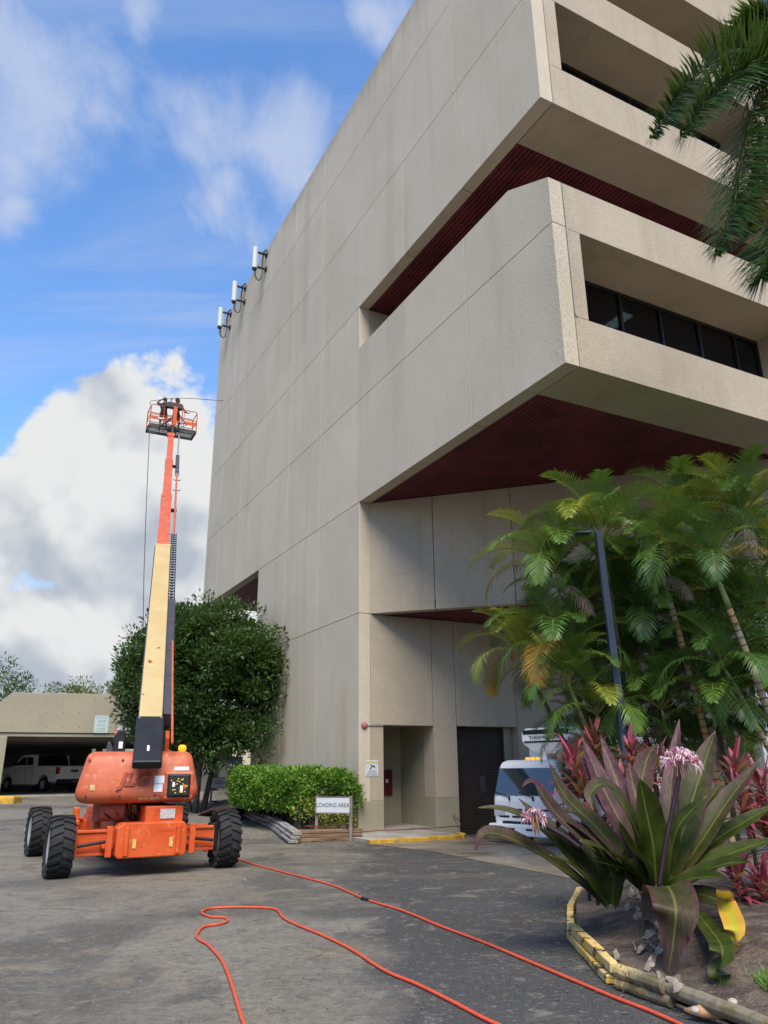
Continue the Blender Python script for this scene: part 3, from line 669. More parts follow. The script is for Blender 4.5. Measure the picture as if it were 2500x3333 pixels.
# boom
B0 = Vector((-4.18, 14.1, 1.88)); B1 = Vector((-9.96, 33.0, 16.8)); bd = (B1-B0).normalized(); bs = bd.cross(Vector((0, 0, 1))).normalized(); bn = bs.cross(bd)
BM = Matrix((bs, bd, bn)).transposed().to_4x4(); BM.translation = B0          # x right, y along, z normal
def bsec(t0, t1, wd, h, mat, name, ox=0, bev=.012, top=0):
    b = MB(); b.box(ox-wd/2, ox+wd/2, t0, t1, top-h, top, BM); return wb(b, name, mat, bevel=bev)
bsec(-.05, 1.36, .50, .16, BLK, 'boom_end_cover', bev=.03, top=.02)
b_ = MB(); b_.box(-.02, .02, .25, .40, .02, .035, BM); wb(b_, 'white_label', WHT)
for sx in (-.2, .2):
    b_ = MB(); b_.lathe([(.02, .02), (.02, .035), (0, .035)], 8, BM @ Matrix.Translation((sx, 1.28, 0))); wb(b_, 'bolt', LGR)
bsec(1.36, 10.37, .43, .46, CREAM, 'base_boom'); bsec(10.22, 10.40, .452, .48, CREAM, 'boom_collar', top=.012)
RUST = plain('rust', (.22, .07, .018), .9, .4, 12)
for t0, t1, x0, x1, jig in ((3.35, 3.55, -.17, -.02, .03), (4.0, 4.1, .02, .12, .02), (2.1, 2.16, -.20, -.14, .01)):
    rr_ = random.Random(int(t0*100)); b_ = MB(); b_.hexa(*[[BM @ Vector(((x0+x1)/2+(x1-x0)*.5*k_*math.cos(a), (t0+t1)/2+(t1-t0)*.5*k_*math.sin(a), z_)) for a, k_ in [(2*math.pi*i/14, random.Random(i+int(t0*100)).uniform(.35, 1.1)) for i in range(14)]] for z_ in (0, .004)]); wb(b_, 'rust_patch', RUST)
for sx in (-.222, .222):
    b_ = MB(); b_.tube([BM @ Vector((sx, 1.6, -.015)), BM @ Vector((sx, 10.2, -.015))], .014, 6); wb(b_, 'edge_weld', DGR)
bsec(10.3, 15.37, .355, .38, ORC, 'mid_boom', top=-.03); bsec(15.22, 15.40, .375, .40, ORC, 'boom_collar', top=-.02)
bsec(15.3, 20.15, .30, .32, ORC, 'fly_boom', top=-.05); bsec(20.02, 20.18, .32, .34, ORC, 'boom_collar', top=-.04)
bsec(20.1, 24.85, .25, .26, ORC, 'boom_tip', top=-.07); bsec(24.3, 24.9, .34, .12, ORC, 'boom_collar', top=-.03)
bsec(1.5, 6.7, .17, .30, DGR, 'cable_duct', ox=.315, top=-.02)
for t in (2.9, 4.3, 5.7): bsec(t, t+.05, .19, .32, DGR, 'duct_band', ox=.315, top=-.005)
def chain(t0, t1, ox, wd, n):
    b = MB(); b.box(ox-wd/2, ox-wd/2+.02, t0, t1, -.16, 0, BM); b.box(ox+wd/2-.02, ox+wd/2, t0, t1, -.16, 0, BM); b.box(ox-wd*.2, ox+wd*.2, t0, t1, -.12, -.08, BM); wb(b, 'cable_chain', BLK)
    for k in range(n):
        t = t0+(t1-t0)*(k+.5)/n; b = MB(); b.box(ox-wd/2+.02, ox+wd/2-.02, t-.018, t+.018, -.04, .0, BM); wb(b, 'chain_link', LGR)
chain(6.7, 11.4, .30, .17, 26); chain(18.1, 20.9, .33, .15, 14)
b_ = MB(); b_.tube([BM @ Vector((.30, 11.3, -.06)), BM @ Vector((.325, 18.2, -.06))], .035, 8); wb(b_, 'cable_tube', ORC)
b_ = MB(); b_.tube([BM @ Vector((.33, 20.8, -.06)), BM @ Vector((.36, 24.6, -.06))], .032, 8); wb(b_, 'cable_tube', LGR)
for t in (13.8, 19.3): b_ = MB(); b_.box(.1, .36, t, t+.1, -.16, -.05, BM); wb(b_, 'tube_clamp', BLK)
for t in (16.0, 17.3): b_ = MB(); b_.tube([BM @ Vector((.20, t+.12, -.06)), BM @ Vector((.22, t, -.06)), BM @ Vector((.44, t, -.06)), BM @ Vector((.47, t+.12, -.06))], .014, 6); wb(b_, 'hose_guide', BLK)
b_ = MB(); b_.tube([AT(372, 1606, 14.5), AT(372.5, 1500, 15.9), AT(373, 1385, 17.6)], .022, 8); wb(b_, 'lift_cylinder_rod', ORA)
# platform
def S(px, py): return px/K, py/K
def on_z(x, y, z): d = ray(x, y); return CO + d*((z-CAMH)/d.z)
FL = AT(*S(487, 1384), 33.1); FRt = on_z(*S(637.5, 1411), FL.z)
bx = (FRt-FL); bw = bx.length; bx = bx.normalized(); by = Vector((-bx.y, bx.x, 0)); PB = Matrix((bx, by, Vector((0, 0, 1)))).transposed().to_4x4(); PB.translation = FL
k_ = 2.44/bw
PW, PD, PH = bw, .92, 1.12
pt = MB()
def rail(pts, r=.022, nm=pt): pt.tube([PB @ Vector(p) for p in pts], r, 6)
plat = link('platform', None, lift)
def pb(mb, name, mat, **k): mb.v = [tuple(Vector(a)-LO) for a in mb.v]; return mb.build(name, mat, plat, **k)
fl_ = MB(); fl_.box(0, PW, -.03, .03, 0, .13, PB); fl_.box(0, PW, PD-.03, PD+.03, 0, .13, PB); fl_.box(-.03, .03, 0, PD, 0, .13, PB); fl_.box(PW-.03, PW+.03, 0, PD, 0, .13, PB)
for k in range(1, 26): fl_.box(k*PW/26-.006, k*PW/26+.006, 0, PD, .02, .05, PB)
for k in range(1, 7): fl_.box(0, PW, k*PD/7-.012, k*PD/7+.012, .0, .03, PB)
pb(fl_, 'floor_grate', DGR)
PI2 = PW/2
for x, y, r_, hh in [(x, y, .028, PH-.08) for x in (0, PW) for y in (0, PD)]+[(.62, 0, .018, PH), (PW-.62, 0, .018, PH), (.8, PD, .018, PH), (PW-.8, PD, .018, PH)]:
    posts = MB(); posts.tube([PB @ Vector((x, y, 0)), PB @ Vector((x, y, hh))], r_, 6); pb(posts, 'guard_post', ORB)

for nm, y, zz in (('guard_rail', 0, PH), ('guard_rail', PD, PH), ('guard_rail', 0, .62), ('guard_rail', PD, .62), ('guard_rail', PD, .34)):
    r_ = MB(); hi = zz == PH
    r_.tube([PB @ Vector(q) for q in ([(0, y, zz-.08), (.03, y, zz-.02), (.09, y, zz), (PW-.09, y, zz), (PW-.03, y, zz-.02), (PW, y, zz-.08)] if hi else [(0, y, zz), (PW, y, zz)])], .02, 6)
    pb(r_, nm, ORC)
for x in (0, PW):
    for zz in (PH-.06, .62):
        r_ = MB(); r_.tube([PB @ Vector((x, 0, zz)), PB @ Vector((x, PD, zz))], .02, 6); pb(r_, 'guard_rail', ORC)
r_ = MB(); r_.tube([PB @ Vector((PI2-.35, -.02, PH)), PB @ Vector((PI2-.3, -.02, PH+.27)), PB @ Vector((PI2+.32, -.02, PH+.27)), PB @ Vector((PI2+.38, -.02, PH+.18)), PB @ Vector((PI2+.38, -.02, .3))], .022, 6); pb(r_, 'guard_rail', ORC)
r_ = MB(); r_.tube([PB @ Vector((PI2+.45, .0, PH-.13)), PB @ Vector((PW-.4, .0, PH-.13)), PB @ Vector((PW-.34, 0, PH-.05))], .016, 6); pb(r_, 'guard_rail', DGR)
t = MB(); t.box(.03, PI2-.12, -.045, -.02, .36, .52, PB); pb(t, 'kick_board', ORC); t = MB(); t.box(PI2+.16, PW-.03, -.045, -.02, .36, .52, PB); pb(t, 'kick_board', ORB)
t = MB(); t.box(.35, .62, -.052, -.044, .42, .47, PB); t.box(PW-.85, PW-.6, -.052, -.044, .42, .47, PB); pb(t, 'white_label', WHT)
t = MB(); t.box(PI2-.48, PI2+.34, -.22, .02, PH-.08, PH+.16, PB); t.prism([(-.22, PH+.16), (.02, PH+.16), (.02, PH+.24)], PI2-.46, PI2+.2, 'x', PB); pb(t, 'control_console', plain('slate_console', (.03, .045, .05), .5), bevel=.02)
t = MB(); t.box(PI2-.09, PI2+.09, -.26, -.08, .02, PH-.02, PB); pb(t, 'platform_post', ORB, bevel=.015)
t = MB(); t.box(PI2-.22, PI2+.2, -.2, .3, -.10, .04, PB); t.tube([PB @ Vector((PI2-.04, -.2, -.38)), PB @ Vector((PI2-.04, -.15, .12))], .12, 10)
for k in range(5):
    a = random.Random(k).random(); t.tube([PB @ Vector((PI2-.3+.12*k, -.1, .1)), PB @ Vector((PI2-.6+.3*k, -.12, .25+.1*a)), PB @ Vector((PI2-.1+.05*k, -.16, .5+.1*k))], .02, 6)
pb(t, 'rotator', BLK)
t = MB(); t.tube([PB @ Vector((PI2-.66, -.08, .04)), PB @ Vector((PI2-.35, -.12, .22)), PB @ Vector((PI2-.18, -.14, .5))], .025, 6); pb(t, 'hydraulic_hose', BLK)

# ------------------------------------------------------------------ people on the platform
SKIN = plain('skin', (.20, .10, .06), .5, .1, 20); SHIRT1 = plain('navy_shirt', (.018, .018, .026), .85, .3, 30); SHIRT2 = plain('charcoal_shirt', (.022, .026, .030), .85, .3, 30)
SHORT = plain('black_shorts', (.012, .012, .013), .85, .3, 30); CAPM = plain('brown_cap', (.05, .042, .038), .8, .2, 30)
def person(label, M, joints, edges, rad, cols, shirt):
    nm = list(joints); me = bpy.data.meshes.new('person'); me.from_pydata([joints[k] for k in nm], [(nm.index(a), nm.index(b)) for a, b in edges], [])
    o = bpy.data.objects.new('person', me); COL.objects.link(o)
    sk = o.modifiers.new('skin', 'SKIN'); sk.use_smooth_shade = True
    for i, k in enumerate(nm): r_ = rad[k]; me.skin_vertices[0].data[i].radius = (r_, r_) if not isinstance(r_, tuple) else r_
    me.skin_vertices[0].data[nm.index('pelvis')].use_root = True
    ss = o.modifiers.new('sub', 'SUBSURF'); ss.levels = 2; ss.render_levels = 2
    dg = bpy.context.evaluated_depsgraph_get(); m2 = bpy.data.meshes.new_from_object(o.evaluated_get(dg)); bpy.data.objects.remove(o)
    for mt in (SKIN, shirt, SHORT): m2.materials.append(mt)
    for pl in m2.polygons: pl.material_index = cols(pl.center); pl.use_smooth = True
    p = link('person', m2); p.matrix_world = M; tag(p, label, 'person', 'people on the lift platform')
    return p
EDG = [('pelvis', 'waist'), ('waist', 'chest'), ('chest', 'neck'), ('neck', 'jaw'), ('jaw', 'crown'), ('pelvis', 'hipL'), ('hipL', 'kneeL'), ('kneeL', 'ankL'), ('ankL', 'toeL'), ('pelvis', 'hipR'), ('hipR', 'kneeR'), ('kneeR', 'ankR'), ('ankR', 'toeR'),
       ('chest', 'shL'), ('shL', 'elL'), ('elL', 'wrL'), ('wrL', 'haL'), ('haL', 'f1L'), ('haL', 'f2L'), ('haL', 'thL'), ('chest', 'shR'), ('shR', 'elR'), ('elR', 'wrR'), ('wrR', 'haR'), ('haR', 'f1R'), ('haR', 'f2R'), ('haR', 'thR')]
RAD = dict(pelvis=(.15, .12), waist=(.14, .11), chest=(.17, .12), neck=.055, jaw=.075, crown=.085, hipL=.10, hipR=.10, kneeL=.06, kneeR=.06, ankL=.042, ankR=.042, toeL=.04, toeR=.04,
           shL=.075, shR=.075, elL=.045, elR=.045, wrL=.03, wrR=.03, haL=.032, haR=.032, f1L=.013, f2L=.013, thL=.013, f1R=.013, f2R=.013, thR=.013)
def base_j(): return dict(pelvis=(0, 0, .92), waist=(0, 0, 1.08), chest=(0, 0, 1.32), neck=(0, .01, 1.48), jaw=(0, .04, 1.58), crown=(0, .02, 1.69), hipL=(-.11, 0, .84), kneeL=(-.15, .03, .46), ankL=(-.17, 0, .07), toeL=(-.19, .15, .03), hipR=(.11, 0, .84), kneeR=(.15, .03, .46), ankR=(.17, 0, .07), toeR=(.19, .15, .03), shL=(-.19, 0, 1.40), shR=(.19, 0, 1.40))
def hand(j, s, w, d):
    w = Vector(w); d = Vector(d).normalized(); side = d.orthogonal().normalized()
    j['wr'+s] = tuple(w); j['ha'+s] = tuple(w+d*.08); j['f1'+s] = tuple(w+d*.16+side*.025); j['f2'+s] = tuple(w+d*.165-side*.02); j['th'+s] = tuple(w+d*.10+side*.065)
def colr(c):
    if c.z > 1.50 and abs(c.x) < .14: return 0
    if c.z < .03: return 2
    if c.z < .46: return 0
    if c.z < .98 and abs(c.x) < .3: return 2
    r_ = math.hypot(c.x, 0)
    return 1 if r_ < .36 else 0
def cap(parent, jj):
    c = MB(); c.lathe([(.105, 1.655), (.108, 1.70), (.09, 1.765), (.05, 1.795), (0, 1.80)], 16, Matrix.Translation((0, .025, 0)))
    c.hexa([(-.075, .10, 1.665), (.075, .10, 1.665), (.055, .22, 1.655), (-.055, .22, 1.655)], [(-.075, .10, 1.68), (.075, .10, 1.68), (.055, .22, 1.665), (-.055, .22, 1.665)])
    c.build('cap', CAPM, parent, smooth=False)
sc1 = PW/2.44*1.0
j = base_j(); j['elL'] = (-.40, .02, 1.50); hand(j, 'L', (-.22, .10, 1.72), (.7, .3, .25)); j['elR'] = (.34, .18, 1.30); hand(j, 'R', (.42, .38, 1.38), (.4, 1, .2))
p1 = person('person in dark shorts and cap holding the spray wand overhead, left side of lift platform', PB @ Matrix.Translation((.66, .40, .05)) @ Matrix.Rotation(R(-28), 4, 'Z') @ Matrix.Scale(.97, 4), j, EDG, RAD, colr, SHIRT1); cap(p1, j)
j = base_j(); j['elL'] = (-.36, .05, 1.50); hand(j, 'L', (-.38, .12, 1.76), (0, .1, 1)); j['elR'] = (.33, .12, 1.16); hand(j, 'R', (.30, .36, 1.18), (0, 1, .1))
p2 = person('person in charcoal shirt behind the console, middle of lift platform', PB @ Matrix.Translation((1.26, .42, .06)) @ Matrix.Rotation(R(-38), 4, 'Z') @ Matrix.Scale(1.03, 4), j, EDG, RAD, colr, SHIRT2); cap(p2, j)
for q in (p1, p2): q['label'] = q['label']; q['group'] = 'people on the lift platform'
wd = MB(); tip = AT(483, 866, 33.6)
a = AT(*S(488, 1322), 33.3); wd.tube([AT(*S(495, 1324), 33.3), AT(*S(487, 1312), 33.2), AT(*S(492, 1305.5), 33.3), AT(*S(512, 1302.5), 33.5), AT(*S(545, 1298.5), 33.6), AT(*S(590, 1296), 33.7), AT(*S(640, 1297.5), 33.8), AT(*S(690, 1302), 33.9), tip], .016, 6)
o = wd.build('spray_wand', DGR, smooth=True); tag(o, 'long thin spray wand reaching from the lift platform to the wall', 'wand')
hs = MB(); hs.tube([AT(323.5, 922, 33.1), AT(320, 1000, 33.0), AT(315, 1120, 32.9), AT(311, 1240, 32.8), AT(309.5, 1330, 32.7), AT(309, 1420, 32.6), AT(309, 1560, 32.4), AT(309, 1706, 32.2)], .018, 6)
o = hs.build('hanging_hose', DGR, smooth=True); tag(o, 'thin dark hose hanging straight down from the left edge of the lift platform', 'hose')
# ------------------------------------------------------------------ leaves
def leaf(mb, p, d, n, L, W):
    d = d.normalized(); s = d.cross(n); s = s.normalized() if s.length > 1e-5 else d.orthogonal().normalized(); n = s.cross(d)
    o = len(mb.v); a = p+d*L*.45+n*L*.06
    mb.v += [tuple(p), tuple(a+s*W*.5), tuple(p+d*L-n*L*.05), tuple(a-s*W*.5)]; mb.f.append((o, o+1, o+2, o+3))
def rv(r): 
    while True:
        v = Vector((r.uniform(-1, 1), r.uniform(-1, 1), r.uniform(-1, 1)))
        if .05 < v.length < 1: return v
def clump(mb, c, rad, n, L, W, r, flat=.8, updroop=.3):
    for _ in range(n):
        u = rv(r).normalized(); k = rad*(r.random()**.35); p = c+Vector((u.x, u.y, u.z*flat))*k
        d = (u+rv(r)*.8+Vector((0, 0, updroop))); nn = (u*.4+Vector((0, 0, 1))+rv(r)*.7)
        s = r.uniform(.7, 1.25); leaf(mb, p, d, nn, L*s, W*s)
FOL_T = foliage('glossy_tree_leaves', (.034, .074, .020), (.075, .155, .036), (.13, .22, .05), .38, .22, .93, .45)
FOL_H = foliage('hedge_leaves', (.062, .150, .020), (.15, .31, .030), (.28, .36, .035), .45, .25, .9)
FOL_Y = foliage('variegated_leaves', (.20, .25, .03), (.48, .44, .10), (.12, .20, .02), .5, .25, .75)
FOL_B = foliage('far_tree_leaves', (.10, .13, .035), (.20, .22, .05), (.05, .08, .02), .6, .3, .8)
FOL_D = foliage('far_dark_leaves', (.030, .065, .018), (.07, .13, .03), None, .5, .25)
BARK = plain('grey_bark', (.075, .062, .05), .9, .35, 4, .8, kind='pos')
def tree(name, label, base, crown_c, rad, ncl, per, L, W, leafm, seed, stems, lobes=None, group=None, cr=(.45, .85), cat='tree'):
    r = random.Random(seed); base = Vector(base); crown_c = Vector(crown_c)
    t = thing(name, label, cat, base, group=group)
    tk = MB(); ends = []
    for k in range(stems):
        a = 2*math.pi*k/stems+r.random(); off = Vector((math.cos(a), math.sin(a), 0))
        top = crown_c+Vector((off.x*rad[0]*.45, off.y*rad[1]*.45, rad[2]*r.uniform(-.1, .45)))-base
        st = off*.14*stems**.5; mid = st.lerp(top, .45)+Vector((r.uniform(-.15, .15), r.uniform(-.15, .15), 0))
        rr = .12*rad[2]/3
        tk.tube([st-Vector((0, 0, .3)), st.lerp(mid, .4), mid, mid.lerp(top, .5)+rv(r)*.15, top], [rr*1.1, rr*.9, rr*.75, rr*.5, rr*.12], 8)
        for q in range(7):
            b0 = mid.lerp(top, q/7); u = rv(r).normalized(); u.z = abs(u.z)*.5
            e = b0+Vector((u.x*rad[0]*.6, u.y*rad[1]*.6, u.z*rad[2]*.7)); tk.tube([b0, b0.lerp(e, .5)+rv(r)*.1, e], [rr*.4, rr*.25, rr*.08], 5)
    tk.build('trunk', BARK, t, smooth=True)
    mb = MB()
    for k in range(ncl):
        u = rv(r).normalized(); kk = r.uniform(.55, 1.0)**.6 if k > ncl*.12 else r.uniform(0, .6)
        if u.z < -.35 and r.random() < .5: u.z *= -.6
        c = crown_c-base+Vector((u.x*rad[0]*kk, u.y*rad[1]*kk, u.z*rad[2]*kk))
        clump(mb, c, r.uniform(*cr), per, L, W, r)
    for (cx, cy, cz, rr, n) in (lobes or []): clump(mb, Vector((cx, cy, cz))-base, rr, n, L, W, r)
    o = mb.build('crown', leafm, t, raw=True)
    return t
cc = AT(437, 1468, 29.4); tb_ = Vector((-6.9, 29.6, terr(-6.9, 29.6)))
lob = []
for x, y, Y, rr, n in ((300, 1380, 29, .7, 160), (275, 1440, 29, .55, 120), (270, 1500, 28.8, .6, 130), (330, 1345, 29.4, .6, 140), (440, 1312, 29.4, .8, 220), (540, 1330, 29.4, .7, 200), (590, 1380, 28.4, .7, 180), (600, 1450, 28, .55, 160), (590, 1510, 28, .5, 130), (550, 1560, 28, .6, 170), (480, 1590, 28.2, .8, 200), (420, 1580, 28.5, .6, 120), (585, 1575, 27.8, .4, 70), (590, 1555, 27.8, .3, 50), (560, 1625, 28, .5, 120), (500, 1640, 28.2, .5, 100), (570, 1665, 27.8, .3, 50), (300, 1560, 28.6, .4, 70), (400, 1560, 28.2, .8, 260), (450, 1600, 28, .8, 300), (520, 1590, 27.9, .7, 260), (340, 1540, 28.4, .6, 180), (560, 1590, 27.8, .5, 140), (470, 1640, 28, .45, 120)):
    P_ = AT(x, y, Y); lob.append((P_.x, P_.y, P_.z, rr, n))
tree('shade_tree', 'round dense dark green tree between the garage and the tall wall', tb_, cc, (2.95, 2.3, 2.75), 210, 480, .17, .078, FOL_T, 5, 3, lob)
# trees beyond the garage
P_ = AT(5, 1526, 62); tree('tall_tree', 'dark feathery tree at the left edge behind the garage roof', (P_.x, P_.y, .6), (P_.x, P_.y, P_.z), (3.4, 3, 2.5), 46, 60, .34, .10, FOL_D, 9, 1, [(AT(12, 1432, 61).x, 61, AT(12, 1432, 61).z, .8, 60), (AT(60, 1487, 61).x, 61, AT(60, 1487, 61).z, 1.0, 60), (AT(30, 1445, 61).x, 61, AT(30, 1445, 61).z, .6, 30)], 'trees behind the garage', (.6, 1.2))
for i, (x, y, lb) in enumerate(((150, 1497, 'light olive bushy treetop just above the garage fascia, left of two'), (208, 1492, 'light olive bushy treetop just above the garage fascia, right of two'))):
    P_ = AT(x, y, 60); tree('bushy_tree', lb, (P_.x, P_.y, .6), (P_.x, P_.y, P_.z-.75), (2.2, 2, 1.6), 30, 55, .30, .085, FOL_B, 20+i, 1, None, 'trees behind the garage', (.4, .9))
# ------------------------------------------------------------------ hedge bed
SOIL = plain('bed_mulch', (.060, .040, .028), .95, .5, 9, .9, dirt=((.11, .08, .055), .55), kind='pos')
hp = [PQ(.0, -.80), PQ(-1.0, -1.20), PQ(-3.0, -1.6), PQ(-4.6, -1.55)]
bed = MB(); edge = [G(783, 1806), G(640, 1806), G(585, 1770), G(528, 1748), G(500, 1725), PQ(-7.5, -2.6), PQ(-7.5, -.02), PQ(0, -.02), PQ(.9, -.1)]
ctr = PQ(-1.6, -1.3)
ring = []
for a, b_ in zip(edge, edge[1:]+edge[:1]):
    for k in range(6):
        q = Vector(a).lerp(Vector(b_), k/6); ring.append(q)
rows = []
for k in range(7):
    t = k/6; row = []
    for q in ring+ring[:1]:
        p_ = Vector((ctr.x, ctr.y, 0)).lerp(Vector((q.x, q.y, 0)), t); h = terr(p_.x, p_.y)+.36*(1-t**3)+(.06 if t < 1 else -.05)+.03*mnoise.noise(p_*3); row.append((p_.x, p_.y, h))
    rows.append(row)
bed.sheet(rows); o = bed.build('hedge_bed_soil', SOIL, smooth=True, raw=True); struct(o)
def bedz(x, y): return terr(x, y)+.30
r = random.Random(31); hl = MB(); hy = MB()
def along(t):
    k = t*3; i = min(2, int(k)); return hp[i].lerp(hp[i+1], k-i)
for k in range(1150):
    t = r.random(); c_ = along(t); u = rv(r).normalized(); hw = .78-.1*abs(t-.5); top = .46
    ux = max(-1, min(1, u.x*1.5)); uy = max(-1, min(1, u.y*1.5)); uz = max(-1, min(1, u.z*1.45))
    lump = 1+.10*mnoise.noise(Vector((t*9, uz*2, 3)))
    px_ = c_ + RQ*(ux*hw*lump) + FAR*(uy*.3); pz = bedz(c_.x, c_.y)+.80+uz*top*lump
    clump(hl, Vector((px_.x, px_.y, pz)), .16, 34, .085, .052, r)
hed = thing('hedge', 'clipped bright green hedge along the base of the tall wall', 'hedge', along(.4)); hed.location = (hed.location.x, hed.location.y, bedz(hed.location.x, hed.location.y))
HO = Vector(hed.location)
hl.v = [tuple(Vector(a)-HO) for a in hl.v]; stuff(hl.build('foliage', FOL_H, hed, raw=True))
st = MB()
for k in range(14): 
    c_ = along((k+.5)/14); b0 = Vector((c_.x, c_.y, bedz(c_.x, c_.y)-.1))-HO; st.tube([b0, b0+Vector((r.uniform(-.2, .2), r.uniform(-.2, .2), .9))], [.03, .015], 5)
stuff(st.build('stems', BARK, hed))
for i, (x, y, Y, sc_, lb) in enumerate(((648, 1742, 22.0, .32, 'yellow variegated shrub at the foot of the hedge left of the loading sign'), (672, 1752, 21.9, .26, 'small yellow variegated shrub beside the left post of the loading sign'), (705, 1770, 21.8, .20, 'low yellow variegated sprig under the loading sign'), (730, 1772, 21.7, .24, 'yellow variegated shrub under the loading sign by its right post'), (752, 1764, 21.7, .22, 'small yellow variegated shrub outside the right post of the loading sign'))):
    P_ = AT(x, y, Y); zb = bedz(P_.x, P_.y)-.1; sh_ = thing('variegated_shrub', lb, 'shrub', (P_.x, P_.y, zb), group='yellow shrubs by the hedge')
    mb = MB(); 
    for k in range(9): clump(mb, rv(r)*sc_+Vector((0, 0, P_.z-zb)), .13, 14, .085, .05, r)
    mb.build('foliage', FOL_Y, sh_, raw=True)
    s2 = MB(); 
    for k in range(4): s2.tube([(0, 0, -.1), (r.uniform(-.1, .1), r.uniform(-.1, .1), P_.z-zb)], [.012, .006], 5)
    s2.build('stems', BARK, sh_)
tf = MB(); P_ = AT(665, 1668, 23.2)
for k in range(60):
    a = r.random()*6.28; leaf(tf, P_+Vector((r.uniform(-.35, .35), r.uniform(-.2, .2), 0)), Vector((math.cos(a)*.6, math.sin(a)*.6, 1)), Vector((0, -1, .3)), r.uniform(.18, .32), .05)
tf.v = [tuple(Vector(a)-P_) for a in tf.v]; o = tf.build('bromeliad', FOL_H, raw=True); o.location = P_; tag(o, 'spiky green plant sticking up behind the hedge by the wall', 'plant')
# sign in front of the hedge
METW = plain('sign_white', (.52, .55, .58), .45, .06, 3); LETB = plain('sign_lettering', (.03, .035, .05), .6); POSTM = plain('weathered_post', (.20, .18, .15), .8, .3, 6, .4, kind='pos')
def sign(name, label, Pl, Pr, w_, h_, zc, lines, post_h, mat=METW):
    """free standing sign: Pl, Pr = ground points of the two posts"""
    Pl = Vector(Pl); Pr = Vector(Pr); d = Pr-Pl; d.z = 0; ang = math.atan2(d.y, d.x); L = d.length; c_ = (Pl+Pr)/2
    s = thing(name, label, 'sign', (c_.x, c_.y, min(Pl.z, Pr.z)), ang)
    for sx in (-L/2, L/2): p = MB(); p.box(sx-.035, sx+.035, .0, .06, -.3, post_h); p.build('post', POSTM, s, bevel=.005)
    b = MB(); b.box(-w_/2, w_/2, -.035, -.005, zc-h_/2, zc+h_/2); b.build('board', mat, s, bevel=.004)
    f = MB()
    for x0, x1, z0, z1 in ((-w_/2-.02, w_/2+.02, zc+h_/2, zc+h_/2+.025), (-w_/2-.02, w_/2+.02, zc-h_/2-.025, zc-h_/2), (-w_/2-.025, -w_/2, zc-h_/2, zc+h_/2), (w_/2, w_/2+.025, zc-h_/2, zc+h_/2)): f.box(x0, x1, -.04, .0, z0, z1)
    f.build('frame', POSTM, s)
    for (tx, sz, zz, xs_) in lines:
        o = link('lettering', text_mesh(tx, sz, LETB, .001, xs=xs_), s, (0, -.0375, zz), (R(90), 0, 0))
    return s
A = AT(683, 1775, 21.35); B_ = AT(757, 1782, 21.0)
A.z = B_.z = .20
sign('loading_sign', 'white sign reading LOADING AREA on two wooden posts in front of the hedge', A, B_, .97*(B_-A).length, .36, .64, [('LOADING AREA', .150, .635, .86)], .86)
A = AT(456, 1712, 31.5); B_ = AT(506, 1712, 31.5); A.z = B_.z = terr(A.x, A.y)+.05
sign('parking_sign', 'grey sign reading ALL LEVELS ADVANCED half hidden by the hedge', A, B_, (B_-A).length, .36, AT(470, 1691, 31.5).z-A.z, [('ALL LEVELS ADVANCED', .15, AT(470, 1691, 31.5).z-A.z, .70)], 1.1, plain('sign_grey', (.42, .44, .46), .5, .06, 3))
# ties / planks edging the bed
def mat_wood(name, c1, c2):
    b = NB(name); v = b.n('ShaderNodeTexCoord').outputs['Object']; n = b.noise(b.mapv(v, (1.5, 22, 22)), 1.0, 6, .6, .3); c = b.mix(b.ramp(n, .35, .65), c1, c2); c = b.mix(b.ramp(b.noise(b.mapv(v, (2, 40, 40)), 1, 4), .62, .68), c, dk(c1, .3)); b.col(c); b.rough(.9); b.bump(n, .01, .5); return b.m
WGREY = mat_wood('weathered_grey_wood', (.13, .12, .105), (.30, .29, .27)); WBRN = mat_wood('brown_wood', (.12, .075, .045), (.24, .155, .10))
def timber(label, A, B_, w_, h_, mat, n=3, name='timber', group='timbers edging the hedge bed', cat='timber'):
    A = Vector(A); B_ = Vector(B_); d = B_-A; t = thing(name, label, cat, A, group=group); M_ = d.to_track_quat('X', 'Z').to_matrix().to_4x4(); t.rotation_euler = M_.to_euler()
    for k in range(n):
        z0 = h_*k/n; oy = (k*w_*.18); b = MB(); b.box(rnd.uniform(0, .03), d.length-rnd.uniform(0, .04), -w_/2+oy+rnd.uniform(0, .01), w_/2+oy, z0+.002, z0+h_/n-.006); b.build('board', mat, t, bevel=.012)
    return t
timber('weathered grey timber lying at the far left of the hedge bed', G(532, 1762, .02), G(584, 1785, .02), .24, .26, WGREY)
timber('weathered grey timber slanting down to the brown timber', G(580, 1780, .02), G(634, 1822, .02), .24, .26, WGREY)
timber('long brown timber lying in front of the loading sign', G(643, 1818, .0), G(784, 1814, .0), .30, .27, WBRN, 3)
kb = MB(); pts = [G(500, 1707), G(502, 1722), G(510, 1740), G(528, 1757)]
for a, b_ in zip(pts, pts[1:]):
    d = (b_-a); nn = Vector((-d.y, d.x, 0)).normalized()*.16; u1 = Vector((0, 0, .16)); dn_ = Vector((0, 0, -.2)); kb.hexa([a+dn_, b_+dn_, b_+nn+dn_, a+nn+dn_], [a+u1, b_+u1, b_+nn+u1, a+nn+u1])
o = kb.build('kerb', YEL, bevel=.03); tag(o, 'curved worn yellow kerb at the left end of the hedge', 'kerb')
P_ = G(12, 1735); kb = MB(); kb.box(P_.x-4, P_.x+.45, P_.y-.3, P_.y+.5, P_.z-.3, P_.z+.28); o = kb.build('kerb', YEL, bevel=.08); tag(o, 'yellow kerb end at the left edge of the driveway', 'kerb')
